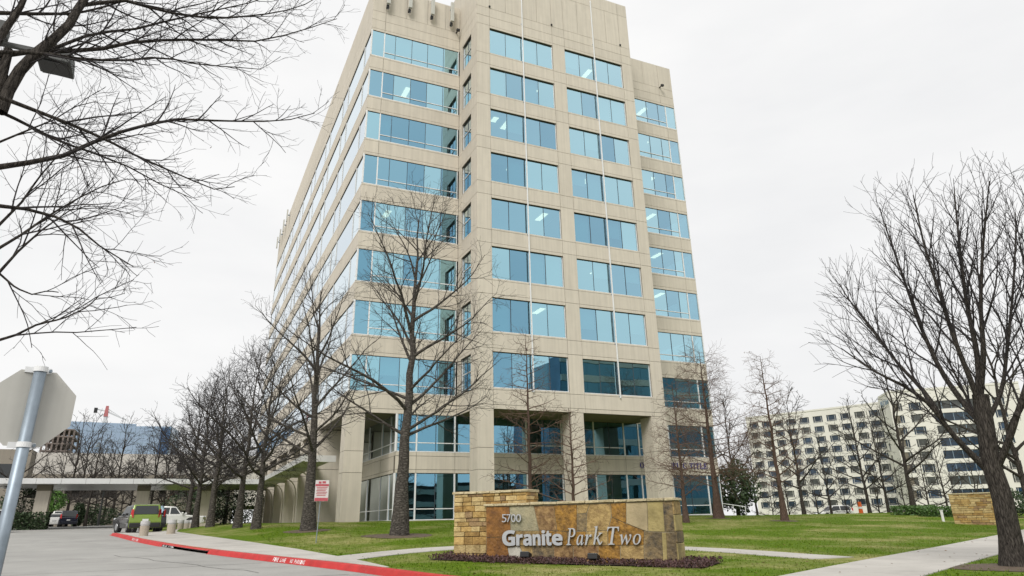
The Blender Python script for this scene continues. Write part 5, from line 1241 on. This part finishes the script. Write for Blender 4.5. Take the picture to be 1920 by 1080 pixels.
# unfinished frame behind the sign post
uc = thing('unfinished_building', 'dark brown unfinished building frame left of the blue glass block', 'building')
RUST = mat('rust_brown', (0.17, 0.14, 0.125), 0.9, 0.2, 0.4, coords='World')
q0_, q1_ = at(70, 870, 240), at(128, 870, 240); uz = at(100, 806, 240).z
for i in range(8):
    mb = MB(); z = 14+(uz-14)*i/7; mb.box(q0_.x, q1_.x, q0_.y, q0_.y+14, z, z+0.35); mb.build('floor_slab', RUST, uc)
for i in range(7):
    x = q0_.x+(q1_.x-q0_.x)*i/6; mb = MB(); mb.box(x-0.22, x+0.22, q0_.y+0.05, q0_.y+0.5, 1, uz); mb.box(x-0.22, x+0.22, q0_.y+12, q0_.y+12.5, 1, uz); mb.build('column', RUST, uc)
mb = MB(); mb.box(q0_.x+2, q0_.x+5, q0_.y+5, q0_.y+9, 1, uz-1); mb.build('core_wall', RUST, uc)

# ------------------------------------------------------------------ blue glass office block
BGL = glass_mat('far_blue_glass', (0.50, 0.635, 0.79), 0.68, (0.16, 0.22, 0.28)); BGM = mat('far_mullion', (0.22, 0.30, 0.38), 0.5, 0.1); BGI = mat('far_glass_backing', (0.10, 0.17, 0.25), 0.8, 0.3, 0.15, coords='World')
gb = thing('glass_office', 'blue mirrored glass office block far behind the garage', 'building')
dG = 300
ga0, ga1, ga2, ga3 = at(128, 793, dG), at(256, 795, dG), at(322, 797, dG-3), at(340, 803, dG+16); gt = ga1.z
def glass_face(a, b_, top, nfl, nm, parent, gmat, step, base=6.0):
    u_ = Vector((b_.x-a.x, b_.y-a.y)); ln = u_.length; u_.normalize(); F = Face((a.x, a.y), (u_.x, u_.y), (u_.y, -u_.x))
    mb = MB(); F.box(mb, 0, ln, base, top-0.1, -1.2, -0.35); mb.build('facade_backing', BGI, parent)
    fh = (top-base)/nfl
    for i in range(nfl):
        z = base+fh*i; mb = MB(); k_ = max(1, int(ln/step))
        for j in range(k_):
            u0_, u1_ = ln*j/k_, ln*(j+1)/k_; t = [rng.uniform(-.04, .04) for _ in range(4)]
            mb.quad(F.p(u0_, z, t[0]), F.p(u1_, z, t[1]), F.p(u1_, z+fh, t[2]), F.p(u0_, z+fh, t[3]))
        mb.build('glass_band', gmat, parent)
        mb = MB(); F.box(mb, 0, ln, z-0.10, z+0.10, -0.1, 0.10); mb.build('mullion', BGM, parent)
    mb = MB(); k_ = max(1, int(ln/step))
    for j in range(k_+1):
        u_c = ln*j/k_; F.box(mb, u_c-0.06, u_c+0.06, base, top, -0.1, 0.08)
    o = mb.build('mullion_grid', BGM, parent); o['kind'] = 'stuff'
    return F, ln
glass_face(ga0, ga1, gt, 10, 'a', gb, BGL, 1.5); glass_face(ga1, ga2, gt-0.8, 10, 'b', gb, BGL, 1.5); glass_face(ga2, ga3, gt-0.8, 10, 'c', gb, BGL, 1.5)
mb = MB(); mb.prism([(ga0.x, ga0.y+1.3), (ga1.x, ga1.y+1.3), (ga2.x-0.3, ga2.y+1.3), (ga3.x-0.5, ga3.y+1), (ga3.x-2, ga3.y+25), (ga0.x, ga0.y+40)], 1, gt-1.0); mb.build('block_core', BGI, gb)
mb = MB(); mb.prism([(ga2.x-3.4, ga2.y-0.2), (ga2.x-0.1, ga2.y-0.25), (ga2.x-0.1, ga2.y+0.4), (ga2.x-3.4, ga2.y+0.4)], 6, gt-1.5); mb.build('stair_strip', mat('deep_blue_panel', (0.06, 0.13, 0.26), 0.4, 0.3, 0.4, coords='World'), gb)
# tower crane above it
CRR = mat('crane_red', (0.42, 0.13, 0.13), 0.6, 0.1); CRW = mat('crane_white', (0.6, 0.6, 0.6), 0.6, 0.1)
cq = at(196, 792, 340); ct = at(196, 771, 340); cl_, cr_ = at(180, 767, 340), at(234, 787, 340)
cn = thing('tower_crane', 'small red and white tower crane above the blue glass block', 'crane', (cq.x, cq.y, 0))
o_ = Vector((cq.x, cq.y, 0))
mb = MB(); mb.box(-0.6, 0.6, -0.6, 0.6, 0, ct.z-2); mb.build('mast', CRW, cn)
mb = MB(); mb.hexa([(-0.8, -0.8, ct.z-2.2), (0.8, -0.8, ct.z-2.2), (0.8, 0.8, ct.z-2.2), (-0.8, 0.8, ct.z-2.2), (-0.5, -0.5, ct.z+2.2), (0.5, -0.5, ct.z+2.2), (0.5, 0.5, ct.z+2.2), (-0.5, 0.5, ct.z+2.2)]); mb.build('cab', CRR, cn)
mb = MB(); a, b_ = Vector((0, 0, ct.z)), cr_-o_; mb.cyl(a, b_, 0.42, 0.22, 4); mb.cyl(a+Vector((0, 0, 1.2)), b_, 0.2, 0.1, 4)
for i in range(10):
    s = i/10; mb.cyl(a.lerp(b_, s), (a+Vector((0, 0, 1.2))).lerp(b_, min(1, s+0.07)), 0.10, n=4)
mb.build('jib', CRW, cn)
mb = MB(); mb.cyl(a, cl_-o_, 0.25, 0.25, 4); mb.build('counter_jib', CRW, cn)
c_ = cl_-o_; mb = MB(); mb.box(c_.x-0.6, c_.x+0.6, c_.y-.6, c_.y+.6, c_.z-1.5, c_.z+0.5); mb.build('counterweight', BLACK, cn)

# ------------------------------------------------------------------ white hotel
HOT = mat('hotel_render', (0.71, 0.69, 0.645), 0.85, 0.04, 0.2, coords='World', obj_var=0.02); HGL = mat('hotel_glass', (0.022, 0.040, 0.062), 0.12, 0.5, 0.3, spec=0.5, coords='World')
HGL2 = mat('hotel_glass_blue', (0.022, 0.045, 0.080), 0.1, 0.5, 0.4, spec=0.6, coords='World'); HGL3 = mat('hotel_glass_curtain', (0.065, 0.070, 0.068), 0.25, 0.5, 0.8, spec=0.5, coords='World')
ho = thing('hotel', 'large cream white hotel with a grid of dark windows beyond the lawn', 'building')
hA, hB = at(1398, 785, 243), at(1650, 757, 229)
topA = 30.6
def wall_face(a, b_, z0, z1, cols, rows, parent, ww, wh, zfirst, fh, depth, umin=0.0, umax=None, sill=True, spec=None):
    u_ = Vector((b_.x-a.x, b_.y-a.y)); ln = u_.length; u_.normalize(); F = Face((a.x, a.y), (u_.x, u_.y), (u_.y, -u_.x))
    mb = MB(); F.box(mb, 0, ln, z0, z1, -depth, -0.35); mb.build('wall_core', HGL if False else JOINT, parent)
    umax = ln if umax is None else umax; cw = (umax-umin)/cols
    # piers and spandrels leave real openings
    us = [umin+cw*(i+0.5) for i in range(cols)]
    WS = [(u_c, ww) for u_c in us] if spec is None else spec
    edges_ = [0]+[e_ for c0, w_ in WS for e_ in (c0-w_/2, c0+w_/2)]+[ln]
    for i in range(0, len(edges_), 2):
        mb = MB(); F.box(mb, edges_[i], edges_[i+1], z0, z1, -0.36, 0); mb.build('wall_pier', HOT, parent)
    zs = [zfirst-fh*r for r in range(rows)]
    for c0, ww in WS:
        prev = z1; sill = ww < 5
        for z in zs:
            mb = MB(); F.box(mb, c0-ww/2, c0+ww/2, z+wh, prev, -0.36, -0.004); mb.build('spandrel', HOT, parent); prev = z
            mb = MB(); F.box(mb, c0-ww/2, c0+ww/2, z, z+wh, -0.34, -0.22, 0)
            if sill:
                F.box(mb, c0-ww/2, c0+ww/2, z-0.02, z+0.10, -0.215, 0.05, 1); F.box(mb, c0-ww/2+0.42, c0-ww/2+0.49, z+0.10, z+wh, -0.215, -0.16, 1); F.box(mb, c0+ww/2-0.49, c0+ww/2-0.42, z+0.10, z+wh, -0.215, -0.16, 1)
                F.box(mb, c0-ww/2+0.49, c0+ww/2-0.49, z+0.36, z+0.42, -0.215, -0.16, 1)
            else:
                for j in range(1, int(ww/2)): F.box(mb, c0-ww/2+ww*j/int(ww/2)-0.06, c0-ww/2+ww*j/int(ww/2)+0.06, z, z+wh, -0.215, -0.17, 2)
            mb.build('window', [rng.choice((HGL, HGL, HGL2, HGL3)), HOT, BGM], parent)
        mb = MB(); F.box(mb, c0-ww/2, c0+ww/2, z0, prev, -0.36, -0.004); mb.build('spandrel', HOT, parent)
    return F, ln
zf_ = topA-3.55
F1, ln1 = wall_face(hA, hB, -2, topA, 10, 9, ho, 2.85, 1.95, zf_, 3.0, 5, umin=0.5)
hC, hD, hE = at(1646, 742, 225), at(1666, 736, 215), at(1915, 740, 221)
tz = at(1666, 736, 215).z; zf2 = at(1690, 771, 215).z
def u_of(px, a, b_):
    d_ = at(px, 800, 100)-CAM; v_ = b_-a; w_ = CAM-a; det = v_.x*-d_.y+d_.x*v_.y
    return (w_.x*-d_.y+d_.x*w_.y)/det*math.hypot(v_.x, v_.y)
F2, ln2 = wall_face(hC, hD, -2, tz, 1, 8, ho, 3.0, 2.1, zf2, 3.15, 4, spec=[(u_of(1659, hC, hD), 3.0)])
ra_, rb_ = u_of(1757, hD, hE), u_of(1850, hD, hE)
F3, ln3 = wall_face(hD, hE, -2, tz, 1, 8, ho, 3, 2.1, zf2, 3.15, 12, spec=[(u_of(1688, hD, hE), 2.9), (u_of(1724, hD, hE), 2.9), ((ra_+rb_)/2, rb_-ra_), (u_of(1885, hD, hE), 2.6)])
for F, ln, tt in ((F1, ln1, topA), (F2, ln2, tz), (F3, ln3, tz)):
    mb = MB(); F.box(mb, -0.1, ln+0.1, tt+0.01, tt+0.5, -0.6, 0.12); mb.build('parapet', HOT, ho)
per = 3.4/6
for i, ch in enumerate('Hilton'): letter_obj('letter', ch, F2.p, ln2*(0.10+i*0.135), ln2*(0.10+i*0.135+(0.11 if ch not in 'il' else 0.045)), tz-2.7, tz-2.7+(1.5 if ch in 'Hlti' else 1.05), 0.02, 0.12, BGM, ho, 0.02)

# small stone wall, hedge, marker and shrubs on the right
q = Vector((23.1, -17.15)); v = Vector((q.x-CAM.x, q.y-CAM.y)).normalized(); wu = Vector((v.y, -v.x)); wu = (wu*0.985-v*0.17).normalized()
zz = lawn_h(q.x, q.y)
sw = thing('stone_wall', 'small free-standing tan stone wall near the right edge of the lawn', 'wall')
SF = Face((q.x-wu.x*1.12, q.y-wu.y*1.12), (wu.x, wu.y), (wu.y, -wu.x))
mb = MB(); SF.box(mb, 0, 2.24, zz-0.4, zz+1.62, -0.6, -0.03); mb.build('wall_core', MORTAR, sw)
masonry(SF, 2.24, zz-0.05, zz+1.6, 0.6, sw, hmin=0.09, hmax=0.16, wmin=0.2, wmax=0.6)
LEAFG = mat('hedge_leaf', (0.035, 0.085, 0.018), 0.6, 0.4, 4, col2=(0.10, 0.19, 0.04), coords='World'); LEAFD = mat('evergreen_leaf', (0.018, 0.035, 0.014), 0.6, 0.4, 4, col2=(0.05, 0.085, 0.03), coords='World')
LEAFB = mat('bright_leaf', (0.05, 0.13, 0.02), 0.6, 0.4, 4, col2=(0.14, 0.28, 0.05), coords='World')
def leaf_cloud(name, label, cat, loc, rxyz, n, size, m_, seed, group=None, boxy=False, stem=True):
    g = np.random.default_rng(seed); t = thing(name, label, cat, loc, 0, group)
    if boxy: C_ = g.uniform(-1, 1, (n, 3))
    else:
        C_ = g.normal(size=(n, 3)); C_ /= np.linalg.norm(C_, axis=1, keepdims=True); C_ *= (g.uniform(0.35, 1, (n, 1))**0.45)*(1+0.22*np.sin(C_[:, :1]*5+seed)*np.cos(C_[:, 1:2]*4))
    C_ = C_*np.array(rxyz)+np.array([0, 0, rxyz[2]])
    a = g.normal(size=(n, 3)); a /= np.linalg.norm(a, axis=1, keepdims=True); b_ = np.cross(a, g.normal(size=(n, 3))); b_ /= np.linalg.norm(b_, axis=1, keepdims=True)
    s = size*g.uniform(0.6, 1.4, (n, 1)); V = np.stack([C_-a*s, C_+b_*s*.6, C_+a*s, C_-b_*s*.6], 1).reshape(-1, 3)
    np_mesh('foliage', V, np.arange(4*n).reshape(n, 4), m_, t)
    mb = MB(); mb.cyl((0, 0, -0.2), (0, 0, rxyz[2]), 0.06+0.02*rxyz[2], 0.03, 8)
    for i in range(5):
        w = i*1.26; mb.cyl((0, 0, rxyz[2]*0.4), (math.cos(w)*rxyz[0]*.6, math.sin(w)*rxyz[1]*.6, rxyz[2]*1.2), 0.04, 0.012, 5)
    mb.build('stem', BARK2, t); return t
for i, (px, d, rx_, lab) in enumerate(((1716, 62, 1.5, 'left half of the low clipped hedge beyond the lawn'), (1770, 60, 1.5, 'right half of the low clipped hedge, touching the stone wall'))):
    p_ = at(px, 970, d); o = leaf_cloud('hedge', lab, 'hedge', (p_.x, p_.y, lawn_h(p_.x, p_.y)-0.05), (rx_, 0.6, 0.36), 2400, 0.07, LEAFG, 90+i, 'low hedge beyond the lawn', True); o.rotation_euler.z = -0.75
p_ = at(1385, 968, 70); leaf_cloud('evergreen_tree', 'dark evergreen tree with brown tips right of the tower corner', 'tree', (p_.x, p_.y, lawn_h(p_.x, p_.y)+0.5), (2.0, 2.0, 2.2), 4200, 0.13, LEAFD, 101)
p_ = at(1900, 975, 62); leaf_cloud('evergreen_shrub', 'dark round shrub at the right frame edge behind the trunk', 'shrub', (p_.x, p_.y, lawn_h(p_.x, p_.y)), (1.6, 1.6, 0.9), 1500, 0.10, LEAFD, 102)
p_ = at(90, 985, 108); leaf_cloud('evergreen_shrub', 'bright green small tree by the left bridge column', 'shrub', (p_.x, p_.y, street_h(p_.y)+1.6), (1.4, 1.4, 1.4), 1600, 0.13, LEAFB, 103)
for i, (px, d, rr_, lab) in enumerate(((30, 90, (2.2, 1.5, 2.2), 'dark evergreen mass left of the bridge column'), (76, 88, (0.55, 0.9, 0.8), 'clipped dark hedge right of the left bridge column'), (48, 82, (1.6, 1.0, 0.8), 'low dark hedge at the foot of the left bridge column'),
                                       (458, 98, (3.0, 1.5, 2.0), 'dark evergreen hedge closing the gap behind the row of oaks'), (418, 92, (2.4, 2.0, 2.2), 'dark evergreen shrub behind the oak trunks'), (345, 108, (3.4, 1.6, 2.2), 'broad dark evergreen behind the white pickup'), (180, 112, (2.6, 1.2, 1.3), 'dark low evergreen under the middle of the bridge canopy'), (385, 112, (2.8, 1.6, 2.6), 'tall dark evergreen right of the third bridge column'), (142, 112, (0.7, 0.9, 1.5), 'narrow dark conifer at the end of the parked cars'))):
    p_ = at(px, 990, d); leaf_cloud('evergreen_shrub', lab, 'shrub', (p_.x, p_.y, street_h(p_.y)-0.1), rr_, 1800, 0.12, LEAFD, 110+i, boxy=(i in (1, 2)))
BRUSH = 'bare shrubs before the hotel'
shp = None
for i, (px, d, s, lab) in enumerate(((1480, 88, .62, 'bare rounded shrub behind the lone cypress'), (1535, 92, .66, 'pale bare shrub left of the orange marker'), (1590, 92, .6, 'bare shrub just left of the white car'), (1650, 94, .66, 'bare shrub right of the orange marker'),
                                     (1745, 70, .60, 'dark bare shrub before the low hedge'), (1840, 80, .7, 'bare shrub behind the stone wall'), (1700, 96, .7, 'bare shrub under the hotel corner'), (1450, 96, .6, 'bare shrub at the hotel foot, left'), (1800, 100, .75, 'bare shrub under the ribbon windows'))):
    p_ = at(px, 965, d); o = copy_tree(PC); o.location = (p_.x, p_.y, lawn_h(p_.x, p_.y)-1.2*s); o.scale = (s*1.25, s*1.25, s*0.95); o.rotation_euler.z = i*1.1
    o.name = 'bare_shrub'; tag(o, lab, 'shrub', BRUSH)
ORA = mat('orange_plastic', (0.75, 0.13, 0.02), 0.5, 0.1)
p_ = at(1616, 968, 88); t = thing('traffic_marker', 'orange upright marker standing beyond the lawn', 'marker', (p_.x, p_.y, lawn_h(p_.x, p_.y)))
mb = MB(); mb.box(-0.35, 0.35, -0.35, 0.35, 0, 0.08); mb.build('base', BLACK, t); mb = MB(); mb.cyl((0, 0, 0.08), (0, 0, 1.5), 0.24, 0.17, 12); mb.build('barrel', ORA, t); mb = MB(); mb.cyl((0, 0, .8), (0, 0, 1.0), 0.225, 0.215, 12); mb.build('stripe', WHITEP, t)
p_ = at(1768, 972, 52); t = thing('marker_post', 'short white post by the low hedge', 'post', (p_.x, p_.y, lawn_h(p_.x, p_.y))); mb = MB(); mb.box(-0.06, 0.06, -0.05, 0.05, -0.2, 0.62); mb.build('post', WHITEP, t, bevel=0.01); mb = MB(); mb.box(-0.075, 0.075, -0.065, 0.065, 0.62, 0.66); mb.build('cap', WHITEP, t)
# handrail at the right tower corner
t = thing('handrail', 'white metal handrail at the right corner of the tower', 'railing', (24.0, 5.0, lawn_h(24, 5)))
for x in (0, 1.3, 2.6):
    mb = MB(); mb.cyl((x, 0, -0.3), (x, 0, 1.05-0.12*x), 0.03, n=8); mb.build('post', FRAME, t)
mb = MB(); mb.cyl((-0.1, 0, 1.06), (2.7, 0, 0.73), 0.03, n=8); mb.build('rail', FRAME, t)
# tall lamp posts near the garage
for i, (px, py, d) in enumerate(((302, 830, 135), (198, 905, 100))):
    p_ = at(px, py, d); t = thing('lamp_post', ('thin dark lamp post against the blue glass block', 'thin dark lamp post under the bridge canopy')[i], 'lamp', (p_.x, p_.y, street_h(p_.y)), 0, 'thin lamp posts by the garage')
    mb = MB(); mb.cyl((0, 0, -0.2), (0, 0, p_.z-street_h(p_.y)), 0.14, 0.09, 8); mb.build('pole', LG, t); mb = MB(); mb.box(-0.1, 0.9, -0.2, 0.2, p_.z-street_h(p_.y)-0.1, p_.z-street_h(p_.y)+0.12); mb.build('lamp_head', LG, t)

# ------------------------------------------------------------------ office block across the street, met only as a reflection
ac = thing('opposite_office', 'dark glass office block mirrored in the lower right windows', 'building')
OGL = glass_mat('opposite_glass', (0.22, 0.42, 0.48), 0.35, (0.05, 0.09, 0.10)); OPC = mat('opposite_concrete', (0.34, 0.33, 0.30), 0.9, 0.08, 0.3, coords='World')
ol = thing('opposite_garage', 'long low garage across the street, met as a dark reflection in the ground floor glass', 'building')
for i in range(4):
    mb = MB(); mb.box(-90, 56, -104, -103.4, 2.6*i, 2.6*i+1.1); mb.build('parapet_band', OPC, ol)
mb = MB(); mb.box(-90, 56, -120, -103.8, -0.5, 9.6); mb.build('garage_interior', VOID, ol)
AF = Face((112, -84), (-1, 0), (0, 1))
mb = MB(); AF.box(mb, 0, 58, -1, 34, -20, -0.4); mb.build('block_core', BGI, ac)
for i in range(8):
    z = 1+4.1*i; mb = MB(); AF.box(mb, 0, 58, z+2.7, z+4.1, -0.38, 0.1); mb.build('spandrel', OPC, ac)
    mb = MB()
    for j in range(20): mb.quad(AF.p(j*2.9, z, -.2+rng.uniform(-.01, .01)), AF.p(j*2.9+2.85, z, -.2), AF.p(j*2.9+2.85, z+2.7, -.2), AF.p(j*2.9, z+2.7, -.2+rng.uniform(-.01, .01)))
    mb.build('glass_band', OGL, ac)
